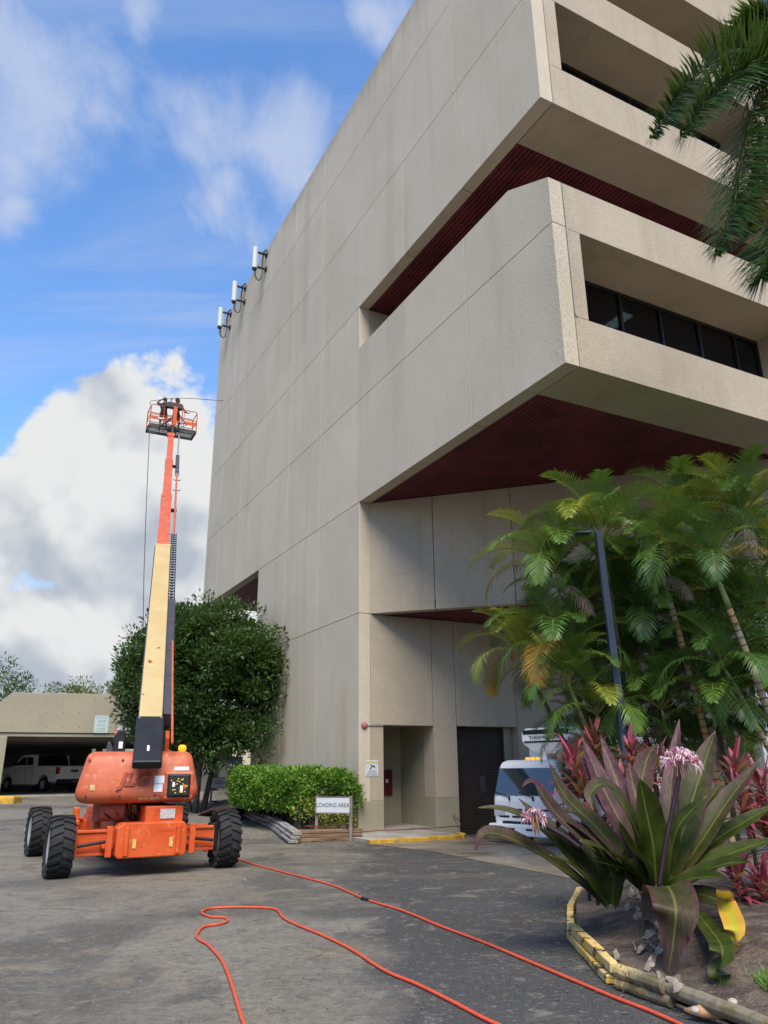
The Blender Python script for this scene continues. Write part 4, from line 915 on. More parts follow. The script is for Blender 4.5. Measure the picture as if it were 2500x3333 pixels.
for i, x in enumerate((443, 457, 468)):
    P_ = G(x, 1712); b = MB(); b.prism([(-.22, -.1), (.22, -.1), (.2, .16), (.05, .26), (-.12, .22), (-.2, .1)], -.15, .15, 'y'); o = b.build('painted_boulder', YEL, bevel=.06); o.location = P_; tag(o, ('leftmost', 'middle', 'rightmost')[i]+' of the yellow painted stones beside the grey sign', 'stone', 'yellow stones at the garage')
# ------------------------------------------------------------------ parking garage
GP = 20.0
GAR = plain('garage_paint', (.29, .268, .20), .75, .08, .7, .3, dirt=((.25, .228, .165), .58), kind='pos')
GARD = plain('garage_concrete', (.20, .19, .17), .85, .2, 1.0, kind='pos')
gar = thing('parking_garage', 'low beige parking garage with a wide fascia over its dark entrance', 'garage', PQ(-GP, -6.0), -AZ)
gx = lambda q: q+6.0
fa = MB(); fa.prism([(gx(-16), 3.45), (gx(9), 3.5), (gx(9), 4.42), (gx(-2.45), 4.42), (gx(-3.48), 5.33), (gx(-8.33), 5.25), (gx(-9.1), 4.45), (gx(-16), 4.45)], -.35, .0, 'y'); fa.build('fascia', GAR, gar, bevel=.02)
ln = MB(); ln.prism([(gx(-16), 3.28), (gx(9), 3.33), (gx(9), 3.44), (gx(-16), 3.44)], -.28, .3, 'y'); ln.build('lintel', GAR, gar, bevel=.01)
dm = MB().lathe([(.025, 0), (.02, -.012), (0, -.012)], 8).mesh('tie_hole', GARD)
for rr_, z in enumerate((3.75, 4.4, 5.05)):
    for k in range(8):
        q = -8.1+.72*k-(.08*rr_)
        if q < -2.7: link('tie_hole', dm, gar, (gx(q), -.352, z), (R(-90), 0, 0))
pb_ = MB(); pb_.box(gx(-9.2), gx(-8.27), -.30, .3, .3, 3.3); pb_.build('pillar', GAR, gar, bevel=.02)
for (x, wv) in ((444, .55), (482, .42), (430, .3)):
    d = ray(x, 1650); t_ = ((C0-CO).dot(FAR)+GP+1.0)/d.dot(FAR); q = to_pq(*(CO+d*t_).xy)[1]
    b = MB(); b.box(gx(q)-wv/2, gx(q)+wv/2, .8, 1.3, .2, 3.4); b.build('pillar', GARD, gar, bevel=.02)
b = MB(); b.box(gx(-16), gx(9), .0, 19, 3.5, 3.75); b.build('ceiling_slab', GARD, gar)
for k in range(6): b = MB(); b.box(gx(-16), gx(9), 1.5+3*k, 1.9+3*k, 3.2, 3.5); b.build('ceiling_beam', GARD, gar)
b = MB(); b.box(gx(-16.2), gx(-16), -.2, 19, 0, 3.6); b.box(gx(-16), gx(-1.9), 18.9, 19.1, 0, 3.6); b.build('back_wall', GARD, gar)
b = MB(); b.box(gx(-3.0), gx(9), 18.6, 18.8, 0.3, 2.72); b.build('low_wall', GARD, gar)
PAL = plain('far_parapet', (.55, .50, .36), .8, .06, 1, kind='pos')
b = MB(); b.box(gx(-7), gx(14), 25, 25.3, 1.0, 4.9); b.build('far_parapet', PAL, gar)
for z in (2.2, 2.55, 3.25):
    b = MB(); b.box(gx(-7), gx(8), 24.7, 24.75, z, z+.05); b.build('far_rail', GARD, gar)
for q in (-4.2, -1.5, 1.2, 3.8): b = MB(); b.box(gx(q)-.2, gx(q)+.2, 18.2, 18.6, .3, 3.5); b.build('pillar', GARD, gar)
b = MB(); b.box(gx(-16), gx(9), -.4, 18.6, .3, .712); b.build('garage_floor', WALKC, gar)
b = MB(); b.box(gx(-5.4), gx(9), 10.5, 10.8, .6, 3.4); 
# flood light, clearance sign and notice on the fascia
fl_ = thing('flood_light', 'dark box flood light on the garage fascia', 'light', PQ(-GP+.36, -3.09, 4.2), -AZ)
b = MB(); b.prism([(0, -.13), (0, .14), (-.22, .13), (-.16, -.13)], -.30, .30, 'x'); b.build('housing', BLK, fl_, bevel=.01)
b = MB(); b.box(-.25, .25, -.225, -.19, -.09, .10); b.build('lens', LGR, fl_)
cs = thing('clearance_sign', 'small white clearance sign reading 7 feet 0 inches on the garage fascia', 'sign', PQ(-GP+.355, -3.16, 3.74), -AZ)
b = MB(); b.box(-.40, .40, -.02, 0, -.125, .125); b.build('board', LETB, cs); b = MB(); b.box(-.375, .375, -.026, -.018, -.10, .10); b.build('panel', METW, cs)
link('lettering', text_mesh("7'-0\" MAX.", .16, LETB, .001), cs, (0, -.030, 0), (R(90), 0, 0))
BLUEL = plain('faded_blue_print', (.16, .30, .38), .6); PALEB = plain('pale_blue_board', (.42, .50, .50), .6, .1, 8)
ns = thing('garage_notice', 'pale blue tow-away notice on the garage fascia', 'sign', PQ(-GP+.355, -4.24, 3.89), -AZ)
b = MB(); b.box(-.33, .33, -.02, 0, -.40, .40); b.build('board', PALEB, ns, bevel=.004)
for tx, sz, z in (('TOW-AWAY', .13, .30), ('ZONE', .16, .13), ('PRIVATE', .12, -.05), ('AUTHORIZED', .085, -.21), ('VEHICLES ONLY', .075, -.32)): link('lettering', text_mesh(tx, sz, BLUEL, .001, xs=.8), ns, (0, -.0225, z), (R(90), 0, 0))
# ------------------------------------------------------------------ white pickup in the garage
WPAINT = NB('white_car_paint'); WPAINT.col((.88, .86, .82)); WPAINT.rough(.35); WPAINT.b.inputs['Coat Weight'].default_value = .15; WPAINT = WPAINT.m
CGL = NB('car_glass'); CGL.col((.015, .02, .025)); CGL.rough(.05); CGL = CGL.m
REDL = plain('red_tail_lens', (.35, .012, .015), .25); CHRM = plain('chrome', (.6, .6, .6), .2, .05, 3, metal=.9)
Lc = AT(*S(605/3.318, 2200+1165/3.318), 42.3)
pk = thing('pickup_truck', 'white crew cab pickup truck parked inside the dark garage', 'pickup truck', (Lc.x, Lc.y, .715), R(55))
# local: +y = forwards, x from 0 (left side) to 2.0 (right side), rear at y = 0
prf = [(0, .55), (0, 1.28), (.03, 1.32), (1.95, 1.32), (1.98, 1.33), (2.12, 1.86), (2.25, 1.92), (3.3, 1.92), (3.5, 1.86), (4.25, 1.34), (5.5, 1.22), (5.78, 1.08), (5.82, .6), (5.7, .42), (5.25, .42), (5.2, .62), (5.02, .83), (4.7, .90), (4.38, .83), (4.2, .62), (4.15, .40), (1.78, .40), (1.72, .62), (1.55, .83), (1.25, .90), (.95, .83), (.76, .62), (.72, .50)]
b = MB(); b.prism(prf, 0, 2.0, 'x'); b.build('body', WPAINT, pk, bevel=.05, seg=3)
for x in (-.006, 2.0):
    for poly in ([(2.32, 1.38), (2.36, 1.78), (2.9, 1.80), (2.92, 1.38)], [(2.98, 1.38), (2.97, 1.80), (3.42, 1.78), (4.0, 1.38)]):
        w_ = MB(); w_.prism(poly, x, x+.006, 'x'); w_.build('side_window', CGL, pk)
    for yv in (2.45, 3.35): h = MB(); h.box(x-.02, x+.026, yv, yv+.16, 1.22, 1.26); h.build('door_handle', BLK, pk)
    st_ = MB(); st_.tube([(x+.0, 1.85, .36), (x, 4.1, .36)], .05, 8); st_.build('side_step', CHRM, pk)
    dl = MB(); dl.box(x-.001, x+.007, 2.27, 2.28, .5, 1.34); dl.box(x-.001, x+.007, 2.94, 2.95, .5, 1.34); dl.box(x-.001, x+.007, 4.02, 4.03, .5, 1.3); stuff(dl.build('door_seam', BLK, pk))
    tl = MB(); tl.box(x-.004, x+.012, -.01, .14, .92, 1.26); tl.box(0 if x < 1 else 1.87, .13 if x < 1 else 2.0, -.02, .02, .92, 1.26); tl.build('taillight', REDL, pk)
    for yv in (1.25, 4.7):
        wx = .12 if x < 1 else 1.88
        wh = link('wheel', None, pk, (wx, yv, .39), (0, R(90), 0)); tt = MB(); tt.lathe([(.22, -.12), (.36, -.13), (.39, -.09), (.39, .09), (.36, .13), (.22, .12)], 24, closed=True); tt.build('tyre', RUB, wh, smooth=True)
        rr = MB(); rr.lathe([(.23, -.11), (.2, -.10), (.1, -.06), (.0, -.07)] if x < 1 else [(.23, .11), (.2, .10), (.1, .06), (.0, .07)], 18); 
        for k in range(6): a = k*math.pi/3; rr.tube([(.05*math.cos(a), .05*math.sin(a), -.09 if x < 1 else .09), (.21*math.cos(a), .21*math.sin(a), -.11 if x < 1 else .11)], .025, 6)
        rr.build('rim', RIMM, wh)
    mi = MB(); mi.box(x-.2 if x < 1 else x, x if x < 1 else x+.2, 3.85, 3.95, 1.36, 1.56); mi.build('mirror', BLK, pk, bevel=.02)
b = MB(); b.add([(.07, 1.985, 1.34), (1.93, 1.985, 1.34), (1.86, 2.15, 1.895), (.14, 2.15, 1.895)], [(0, 1, 2, 3)]); b.v = [(x, y-.02, z) for x, y, z in b.v]; b.build('rear_window_and_shade', CGL, pk, raw=True)  # window widened; its dark glass also stands in for shade on the cab rear
b = MB(); b.box(0, 2, -.16, .05, .42, .66); b.build('bumper', BLK, pk, bevel=.04)
b = MB(); b.box(.78, 1.22, -.012, .0, 1.0, 1.14); b.box(.82, 1.18, -.165, -.158, .48, .60); b.build('badge', plain('dark_badge', (.12, .12, .13)), pk)
b = MB(); b.box(.1, 1.9, .03, 1.9, 1.0, 1.02); b.box(.2, 1.8, 2.2, 3.9, .5, 1.0); b.build('interior', BLK, pk)
# ------------------------------------------------------------------ white cab-over truck at the dock
tk = thing('box_truck', 'white cab-over refrigerated truck parked at the dock behind the purple plants', 'truck', (0, 0, 0), 0)
FLc = AT(*S(1602, 2700), 20.2); ta = R(47)                    # azimuth of its rear direction
ty = Vector((math.sin(ta), math.cos(ta), 0)); tx = Vector((math.cos(ta), -math.sin(ta), 0))
tk.location = (FLc.x, FLc.y, -.16); tk.rotation_euler = (0, 0, -ta); TW = 1.92
# cab: local x 0..TW (viewer left to right), y 0 = front, growing to the rear
def ringc(y0f, z, inset, yb=1.45):
    n = 5; pts = []; r_ = .16
    for cx, cy, a0 in ((TW-inset-r_, y0f+r_, -90), (TW-inset-.05, yb-.05, 0), (inset+.05, yb-.05, 90), (inset+r_, y0f+r_, 180)):
        for k in range(n+1):
            a = R(a0+90*k/n); rr = r_ if cy < yb-.2 else .05; pts.append((cx+rr*math.cos(a), cy+rr*math.sin(a), z))
    return pts
cab = MB(); cab.loft([ringc(.10, .55, .02), ringc(.06, .62, .0), ringc(.04, 1.10, .0), ringc(.06, 1.22, .0), ringc(.28, 1.92, .05), ringc(.34, 2.0, .08), ringc(.46, 2.05, .16, 1.38)]); cab.build('cab', WPAINT, tk, smooth=False, bevel=.015)
ws = MB(); rows = []
for t in (0, .25, .5, .75, 1):
    z = 1.24+.62*t; yf = .065+.225*(z-1.22)/.70*1.0; rows.append([(x, yf-.022, z) for x in [(.10+.03*t)+(TW-.20-.06*t)*k/10 for k in range(11)]])
ws.sheet(rows); 
CGB = NB('windscreen_glass'); CGB.col((.02, .03, .04)); CGB.rough(.03); CGB.b.inputs['Specular IOR Level'].default_value = 1.0; CGB.b.inputs['Coat Weight'].default_value = 1.0; CGB.b.inputs['Metallic'].default_value = .08; CGB.col((.03, .045, .055)); CGB = CGB.m
ws.build('windscreen', CGB, tk, raw=True, smooth=True)
for x in (-.004, TW-.0):
    w_ = MB(); w_.prism([(.30, 1.28), (.38, 1.84), (1.25, 1.86), (1.28, 1.22), (.55, 1.20)], x, x+.006, 'x'); w_.build('side_window', CGL, tk)
    sd = MB(); sd.box(x-.002, x+.008, 1.32, 1.335, .6, 1.9); sd.box(x-.002, x+.008, .28, .29, .6, 1.25); stuff(sd.build('door_seam', BLK, tk))
    mm = MB(); sx = -1 if x < 1 else 1; mm.tube([(x, .2, 1.78), (x+sx*.22, .1, 1.80), (x+sx*.26, .08, 1.1), (x, .15, 1.05)], .014, 6); mm.build('mirror_arm', BLK, tk)
    mm = MB(); mm.box(min(x+sx*.17, x+sx*.36), max(x+sx*.17, x+sx*.36), .04, .12, 1.25, 1.68); mm.build('mirror', BLK, tk, bevel=.03)
    hl_ = MB(); hx = .05 if x < 1 else TW-.40; hl_.box(hx, hx+.35, .035, .10, .74, .96); hl_.build('headlight', plain('headlamp_lens', (.55, .56, .55), .15, .2, 20), tk, bevel=.03)
gr = MB(); gr.box(.10, TW-.10, .045, .10, .66, 1.02); gr.build('grille', WPAINT, tk, bevel=.02)
for z in (.92, .76):
    for k in range(4):
        x0 = .22+k*.39; s_ = MB(); s_.box(x0, x0+.30, .035, .06, z-.022, z+.022); s_.build('grille_slot', BLK, tk)
sk_ = MB(); sk_.box(.30, TW-.30, .05, .09, .60, .655); sk_.build('grille_slot', BLK, tk)
bp = MB(); bp.prism([(-.06, -.02), (-.02, -.10), (TW+.02, -.10), (TW+.06, -.02), (TW+.06, .35), (-.06, .35)], .34, .60, 'z'); bp.build('bumper', WPAINT, tk, bevel=.04, seg=3)
for x0 in (.05, .55, 1.1, TW-.3): s_ = MB(); s_.box(x0, x0+.22, -.106, -.095, .47, .52); s_.build('bumper_slot', DGR, tk)
for x0 in (.55, 1.25): wp = MB(); wp.tube([(x0, .03, 1.20), (x0-.42, .05, 1.31)], .012, 6); wp.tube([(x0+.02, .02, 1.12), (x0, .03, 1.22)], .022, 6); wp.build('wiper', BLK, tk)
for k in range(3): ml = MB(); ml.box(.75+.16*k, .85+.16*k, .50, .58, 2.05, 2.11); ml.build('marker_light', be.m, tk, bevel=.015)
for x in (.16, TW-.16):
    wh = link('wheel', None, tk, (x, .98, .38), (0, R(90), 0)); tt = MB(); tt.lathe([(.2, -.11), (.35, -.12), (.38, -.08), (.38, .08), (.35, .12), (.2, .11)], 24, closed=True); tt.build('tyre', RUB, wh, smooth=True)
    rr = MB(); rr.lathe([(.21, -.09), (.1, -.03), (.0, -.03)], 18); rr.build('rim', RIMM, wh)
for x in (.2, TW-.2):
    wh = link('wheel', None, tk, (x, 4.2, .38), (0, R(90), 0)); tt = MB(); tt.lathe([(.2, -.2), (.35, -.21), (.38, -.17), (.38, .17), (.35, .21), (.2, .2)], 24, closed=True); tt.build('tyre', RUB, wh, smooth=True)
ch_ = MB(); ch_.box(.5, .62, .4, 5.6, .5, .66); ch_.box(TW-.62, TW-.5, .4, 5.6, .5, .66); ch_.build('frame_rail', BLK, tk)
bxm = MB(); bxm.box(-.06, TW+.06, 1.75, 5.7, .72, 2.62); bxm.build('cargo_box', WPAINT, tk, bevel=.03)
# refrigeration unit on the box front
rf = MB(); rn = lambda z, x0, x1, yf: [(x0+.1, yf, z), (x1-.1, yf, z), (x1, yf+.12, z), (x1, 1.745, z), (x0, 1.745, z), (x0, yf+.12, z)]
rf.loft([rn(2.20, .55, TW-.55, 1.35), rn(2.28, .36, TW-.36, 1.22), rn(2.42, .20, TW-.20, 1.12), rn(2.50, .14, TW-.14, 1.10), rn(2.74, .12, TW-.12, 1.12), rn(2.84, .20, TW-.20, 1.20)]); rf.build('refrigeration_unit', WPAINT, tk, bevel=.03)
s_ = MB(); s_.box(.26, TW-.26, 1.085, 1.14, 2.68, 2.79); s_.build('unit_vent', BLK, tk, bevel=.03); s_ = MB(); s_.box(.30, TW-.30, 1.085, 1.14, 2.47, 2.515); s_.build('unit_vent', BLK, tk)
link('lettering', text_mesh('THERMO KING', .13, LETB, .002, xs=1.15), tk, (TW/2, 1.095, 2.59), (R(90), 0, 0))
s_ = MB(); s_.box(.62, .80, 1.32, 1.74, 2.04, 2.24); s_.box(TW-.85, TW-.7, 1.4, 1.74, 2.04, 2.24); s_.build('unit_bracket', WPAINT, tk)
# ------------------------------------------------------------------ wall fittings
def wallthing(name, label, cat, q, z, p=0.0): return thing(name, label, cat, PQ(p, q, z), -AZ)
al = wallthing('alarm_bell', 'round pinkish alarm bell on the corner of the wall', 'bell', .17, 2.92)
b = MB(); b.lathe([(.10, 0), (.10, .03), (.085, .055), (.03, .07), (0, .07)], 20, Matrix.Rotation(R(90), 4, 'X')); b.build('gong', plain('faded_pink_paint', (.34, .13, .15), .5), al, smooth=True)
b = MB(); b.box(.1, .62, -.03, 0, -.012, .012); b.build('conduit', LGR, al)
ss = wallthing('security_sign', 'white security notice sign with a camera symbol on the concrete pier', 'sign', .42, 1.735)
b = MB(); b.box(-.205, .205, -.012, 0, -.22, .22); b.build('board', METW, ss, bevel=.003)
b = MB(); b.box(-.19, .19, -.0135, -.0115, .12, .205); b.build('header', plain('pale_yellow_band', (.55, .58, .30), .5), ss)
for tx, sz, z, mm in (('SECURITY NOTICE', .058, .155, plain('olive_print', (.20, .17, .02))), ('THIS PROPERTY', .045, -.085, LETB), ('IS PROTECTED BY', .045, -.135, LETB), ('VIDEO SURVEILLANCE', .045, -.185, LETB)): link('lettering', text_mesh(tx, sz, mm, .0006, xs=.82), ss, (0, -.0145, z), (R(90), 0, 0))
b = MB(); b.prism([(-.06, .085), (-.05, .10), (.09, .06), (.10, .03), (.07, .015), (-.02, .055)], -.0145, -.0125, 'y'); b.prism([(-.07, -.05), (-.045, -.05), (-.04, -.02), (.01, .03), (-.02, .04), (-.065, .0)], -.0145, -.0125, 'y'); b.build('camera_symbol', LETB, ss)
fc = wallthing('fire_cabinet', 'dark red fire hose cabinet inside the doorway recess', 'cabinet', 2.02, 1.30, -2.095)
b = MB(); b.box(-.22, .17, -.05, .0, -.38, .38); b.build('cabinet_door', plain('dark_red_enamel', (.11, .010, .018), .4), fc, bevel=.012)
b = MB(); b.box(-.08, .01, -.056, -.05, .0, .11); b.build('label', WHT, fc); b = MB(); b.box(-.17, -.15, -.065, -.05, -.04, .06); b.build('handle', CHRM, fc)
fl_ = wallthing('wall_tap', 'small brass tap low on the painted plinth', 'tap', 3.12, .36)
b = MB(); b.tube([(0, 0, 0), (0, -.07, 0), (.01, -.11, -.03)], .016, 8); b.tube([(0, -.05, 0), (0, -.05, .05)], .008, 6); b.build('spout', plain('brass', (.4, .28, .1), .4, metal=.7), fl_); b = MB(); b.tube([(-.035, -.05, .055), (.035, -.05, .055)], .010, 6); b.build('handle', REDL, fl_)
# ------------------------------------------------------------------ antennas on the roof edge
ANT = plain('antenna_white', (.50, .53, .50), .5, .08, 4)
for i, (p, zt, lb) in enumerate(((-10.5, 26.35, 'nearest of the three white panel antennas on the roof edge'), (-13.9, 26.5, 'middle of the three white panel antennas on the roof edge'), (-16.5, 26.4, 'farthest of the three white panel antennas on the roof edge'))):
    an = thing('panel_antenna', lb, 'antenna', PQ(p, 0, zt-1.2), -AZ, 'antennas on the roof edge')
    b = MB(); b.lathe([(.0, 0), (.125, 0), (.13, .05), (.13, 1.15), (.11, 1.19), (0, 1.19)], 14, Matrix.Translation((-.62, 0, 0)) @ Matrix.Scale(.75, 4, (0, 1, 0))); b.build('radome', ANT, an, smooth=False)
    b = MB(); b.lathe([(0, -.14), (.10, -.14), (.13, -.04), (.125, .01), (0, .01)], 14, Matrix.Translation((-.62, 0, 0)) @ Matrix.Scale(.75, 4, (0, 1, 0))); b.build('base_cap', BLK, an)
    b = MB(); b.tube([(-.34, .05, -.4), (-.34, .05, 1.3 if i else 1.1)], .03, 8); b.build('mast', plain('galvanised_blue', (.16, .20, .28), .5, metal=.3), an)
    for z in (.95, .10): b = MB(); b.box(-.55, -.01, -.03, .08, z, z+.05); b.box(-.06, -.004, -.10, .16, z-.08, z+.12); b.build('bracket', BLK, an)
    for k in range(5):
        dx = .03*k; b = MB(); b.tube([(-.62+.02*k, -.02, -.14), (-.62+.02*k, -.03, -.42), (-.55+dx, -.05, -.62-.02*k), (-.42+.5*dx, -.05, -.68), (-.30+.3*dx, -.04, -.55), (-.24+.2*dx, 0, -.1), (-.26+dx*.5, .02, .6), (-.22+dx, .03, 1.10+.03*k), (-.08, .05, 1.25+.02*k), (.12, .08, 1.15)], .014, 5); b.build('cable', BLK, an)
# ------------------------------------------------------------------ planting bed on the right
def bed_z(x, y): 
    return .13+.22*sstep(0, 1.3, x-bed_edge(y))+.025*mnoise.noise(Vector((x*2.2, y*2.2, 0)))
EDGE = [(0.0, 3.2), (5.0, 2.75), (6.2, 2.34), (6.55, 2.21), (6.92, 2.06), (7.35, 1.93), (7.7, 1.90), (8.4, 1.92), (9.0, 1.98), (9.74, 2.10), (10.6, 2.30), (11.6, 2.65), (12.3, 3.1), (12.9, 4.0)]
def bed_edge(y):
    for (a, xa), (b, xb) in zip(EDGE, EDGE[1:]):
        if a <= y <= b: return xa+(xb-xa)*(y-a)/(b-a)
    return EDGE[-1][1]+ (y-12.9)*1.2 if y > 12.9 else EDGE[0][1]
def mat_soil():
    b = NB('sandy_mulch'); v = b.pos(); n = b.noise(v, 2.5, 7, .65, .6); f = b.noise(v, 26, 5, .7, .5); s = b.noise(b.mapv(v, (9, 30, 20)), 1, 4, .6, 1.5)
    c = b.mix(b.ramp(n, .38, .62), (.055, .038, .028), (.145, .112, .082)); c = b.mix(b.math('MULTIPLY', b.ramp(f, .5, .66), .7), c, (.035, .025, .02)); c = b.mix(b.math('MULTIPLY', b.ramp(s, .62, .68), .8), c, (.26, .20, .14)); c = b.mix(b.math('MULTIPLY', b.ramp(b.noise(v, 60, 2), .66, .7), .7), c, (.42, .38, .32))
    b.col(c); b.rough(.95); b.bump(b.math('ADD', f, s), .03, .8); return b.m
rows = []
ylist = [0+.25*k for k in range(80)]
for y in ylist:
    e = bed_edge(y); row = []
    for k in range(40):
        t = k/39; x = e+.03+(t**1.8)*9.0; row.append((x, y, bed_z(x, y) if k else .02))
    rows.append(row)
b = MB(); b.sheet(rows); o = b.build('planting_bed', mat_soil(), smooth=True, raw=True); struct(o)
# edging timbers
def mat_edging():
    b = NB('yellow_painted_timber'); v = b.pos(); n = b.noise(v, 5, 7, .7, .5); c = b.mix(b.ramp(b.noise(v, 2.5, 4), .35, .65), (.50, .35, .11), (.56, .43, .19)); x, y, z = b.xyz(v)
    c = b.mix(b.ramp(n, .53, .60), c, (.045, .035, .022)); old = b.ramp(b.math('ADD', y, b.math('MULTIPLY', n, 1.2)), 7.75, 7.35); c = b.mix(b.math('MULTIPLY', old, .85), c, b.mix(b.ramp(n, .4, .6), (.05, .048, .036), (.15, .145, .115)))
    c = b.mix(b.math('MULTIPLY', b.ramp(b.noise(v, 4.2, 6, .7), .46, .42), b.ramp(y, 6.75, 7.0)), c, (.60, .36, .04)); b.col(c); b.rough(.85); b.bump(n, .01, .6); return b.m
EDGM = mat_edging()
segs = [((1252, 1930), (1234, 1968), .05, 0, 'far yellow edging timber where the planting bed turns behind the purple lily'), ((1233, 1968), (1233, 2012), .05, 0, 'short upright-looking pale yellow timber on the left end of the planting bed edge'), ((1236, 2014), (1330, 2106), .055, .08, 'long pale yellow timber, upper one, along the planting bed edge'), ((1232, 2030), (1318, 2128), .045, 0, 'cracked yellow timber lying under the long pale yellow one'),
        ((1334, 2112), (1440, 2150), .06, .08, 'thick bright yellow log with rotten end, upper one near the hose'), ((1335, 2136), (1455, 2180), .05, 0, 'bright yellow log, lower one, close to the red hose'), ((1436, 2150), (1720, 2262), .065, .06, 'rotten grey log continuing the yellow edging to the lower right')]
for A, B_, rr, dz_, lb in segs:
    P_ = G(*A, dz_); Q = G(*B_, dz_); r = random.Random(A[0]); pts = []
    for k in range(7):
        t = k/6; pts.append(P_.lerp(Q, t)+Vector((r.uniform(-.006, .006), r.uniform(-.006, .006), rr*.9)))
    mb = MB(); mb.tube([p-P_ for p in pts], [rr*r.uniform(.92, 1.08)*(1.08 if A[0] < 1300 else .9) for _ in pts], 4 if A[0] < 1300 else 9); o = mb.build('edging_timber', EDGM, bevel=.008); o.location = P_; tag(o, lb, 'timber', 'timbers edging the planting bed')
P_ = G(1480, 2196, .02)
mb = MB(); mb.tube([(0, 0, .04), (.10, -.07, .05), (.24, -.18, .04)], [.012, .045, .012], 6); o = mb.build('dry_husk', plain('dry_palm_husk', (.42, .24, .12), .7, .3, 12), smooth=True); o.location = P_; tag(o, 'brown dry palm husk lying beside the rotten grey log', 'husk')
# ------------------------------------------------------------------ hoses
def cr(pts, n=6):
    P_ = [Vector(p) for p in pts]; out = []
    for i in range(len(P_)-1):
        a, b_, c_, d = P_[max(i-1, 0)], P_[i], P_[i+1], P_[min(i+2, len(P_)-1)]
        for k in range(n):
            t = k/n; out.append(.5*((2*b_)+(c_-a)*t+(2*a-5*b_+4*c_-d)*t*t+(3*b_-a-3*c_+d)*t**3))
    return out+[P_[-1]]
HOSE = plain('red_orange_hose', (.56, .075, .030), .5, .15, 30, dirt=((.40, .07, .04), .66), kind='pos')
h1 = [(440, 1838), (515, 1858), (560, 1872), (640, 1893), (720, 1915), (790, 1945), (870, 1970), (950, 2003), (1040, 2037), (1130, 2075), (1230, 2118), (1330, 2160), (1400, 2187), (1470, 2218), (1560, 2260)]
h2 = [(560, 2300), (525, 2212), (515, 2180), (500, 2130), (480, 2080), (450, 2045), (430, 2033), (425, 2022), (440, 2005), (470, 2000), (490, 1993), (485, 1985), (455, 1983), (437, 1976), (440, 1969), (460, 1964), (520, 1962), (580, 1964), (600, 1970), (612, 1985), (640, 2000), (700, 2025), (760, 2055), (830, 2100), (900, 2130), (980, 2170), (1060, 2212), (1180, 2262)]
for pts, lb, rr in ((h1, 'red-orange hose running straight from the lift wheel to the lower right', .015), (h2, 'red-orange hose looping back on itself in the middle of the asphalt', .015)):
    mb = MB(); c_ = cr([G(*p)+Vector((0, 0, rr)) for p in pts]); mb.tube(c_, rr, 8); o = mb.build('hose', HOSE, smooth=True); tag(o, lb, 'hose', 'red hoses on the asphalt')
mb = MB(); jn = G(792, 1946); mb.tube([jn+Vector((-.07, .09, .018)), jn+Vector((.04, -.06, .018))], .024, 8)
mb.v = [tuple(Vector(a)-jn) for a in mb.v]; o = mb.build('hose_coupling', BLK); o.location = jn; tag(o, 'small dark coupling joining the straight red hose', 'coupling')
h3 = [PQ(.11, 3.13, .33), PQ(.16, 3.22, .26), PQ(.22, 3.2, .10), PQ(.35, 2.9, .118), PQ(.55, 2.3, .116), PQ(.6, 1.4, .116), PQ(.55, .5, .116), PQ(.6, -.2, .116), PQ(.75, -.85, .13), PQ(1.3, -1.5, .30), PQ(1.2, -2.1, .36), G(700, 1782, .25), G(640, 1776, .25), G(590, 1776, .22), G(552, 1772, .08)]
mb = MB(); mb.tube(cr(h3), .013, 6); o = mb.build('hose', plain('dull_red_hose', (.16, .028, .022), .6, .2, 20), smooth=True); tag(o, 'dull red hose trailing from the wall tap past the doorway to the hedge', 'hose')
# ------------------------------------------------------------------ palms
def leaflet(mb, p, d, n, L, W, droop):
    d = d.normalized(); s = d.cross(n).normalized()
    o = len(mb.v); g_ = Vector((0, 0, -1)); m1 = p+d*L*.5+g_*droop*L*.12; tp = p+d*L*.93+g_*droop*L*.55
    mb.v += [tuple(p-s*W*.35), tuple(p+s*W*.35), tuple(m1+s*W*.5), tuple(m1-s*W*.5), tuple(tp)]
    mb.f += [(o, o+1, o+2, o+3), (o+3, o+2, o+4)]
def frond_rings(spine):                                       # spine -> tangents, normals
    T = []
    for i in range(len(spine)): T.append((spine[min(i+1, len(spine)-1)]-spine[max(i-1, 0)]).normalized())
    return T
def frond(mb_l, mb_s, spine, n, L, W, droop, r, t0=.2, plume=0, vee=.5, fwd=.55, rad=.014):
    T = frond_rings(spine); k = len(spine)
    mb_s.tube(spine, [rad*(1.25-1.1*i/(k-1)) for i in range(k)], 5)
    for i in range(n):
        t = t0+(1-t0)*(i+.5)/n; u = t*(k-1); a = min(k-2, int(u)); f = u-a; p = spine[a].lerp(spine[a+1], f); tg = T[a].lerp(T[a+1], f).normalized()
        up = Vector((0, 0, 1)); sd = tg.cross(up); sd = sd.normalized() if sd.length > .05 else tg.orthogonal().normalized(); nn = sd.cross(tg).normalized()
        prof = (math.sin(math.pi*min(1, .18+.80*(t-t0)/(1-t0)))**.7); ll = L*prof*r.uniform(.88, 1.08)
        for s in (-1, 1):
            for q in range(1+plume):
                ve = vee if not plume else r.uniform(-.9, 1.1)
                d = sd*s+tg*(fwd+.5*t)+nn*ve; leaflet(mb_l, p, d, nn, ll*(1 if not q else r.uniform(.7, 1)), W, droop*r.uniform(.5, 1.3))
def spine_arc(L, a0, bend, n=12, side=0):
    p = Vector((0, 0, 0)); out = [p.copy()]; 
    for i in range(n):
        t = (i+.5)/n; a = a0+bend*t**1.35; p = p+Vector((side*t*.05, math.sin(a), math.cos(a)))*(L/n); out.append(p.copy())
    return out
def pfol(name, c1, c2, tr=.25, rough=.38): return foliage(name, c1, c2, None, rough, tr, spec=.4)
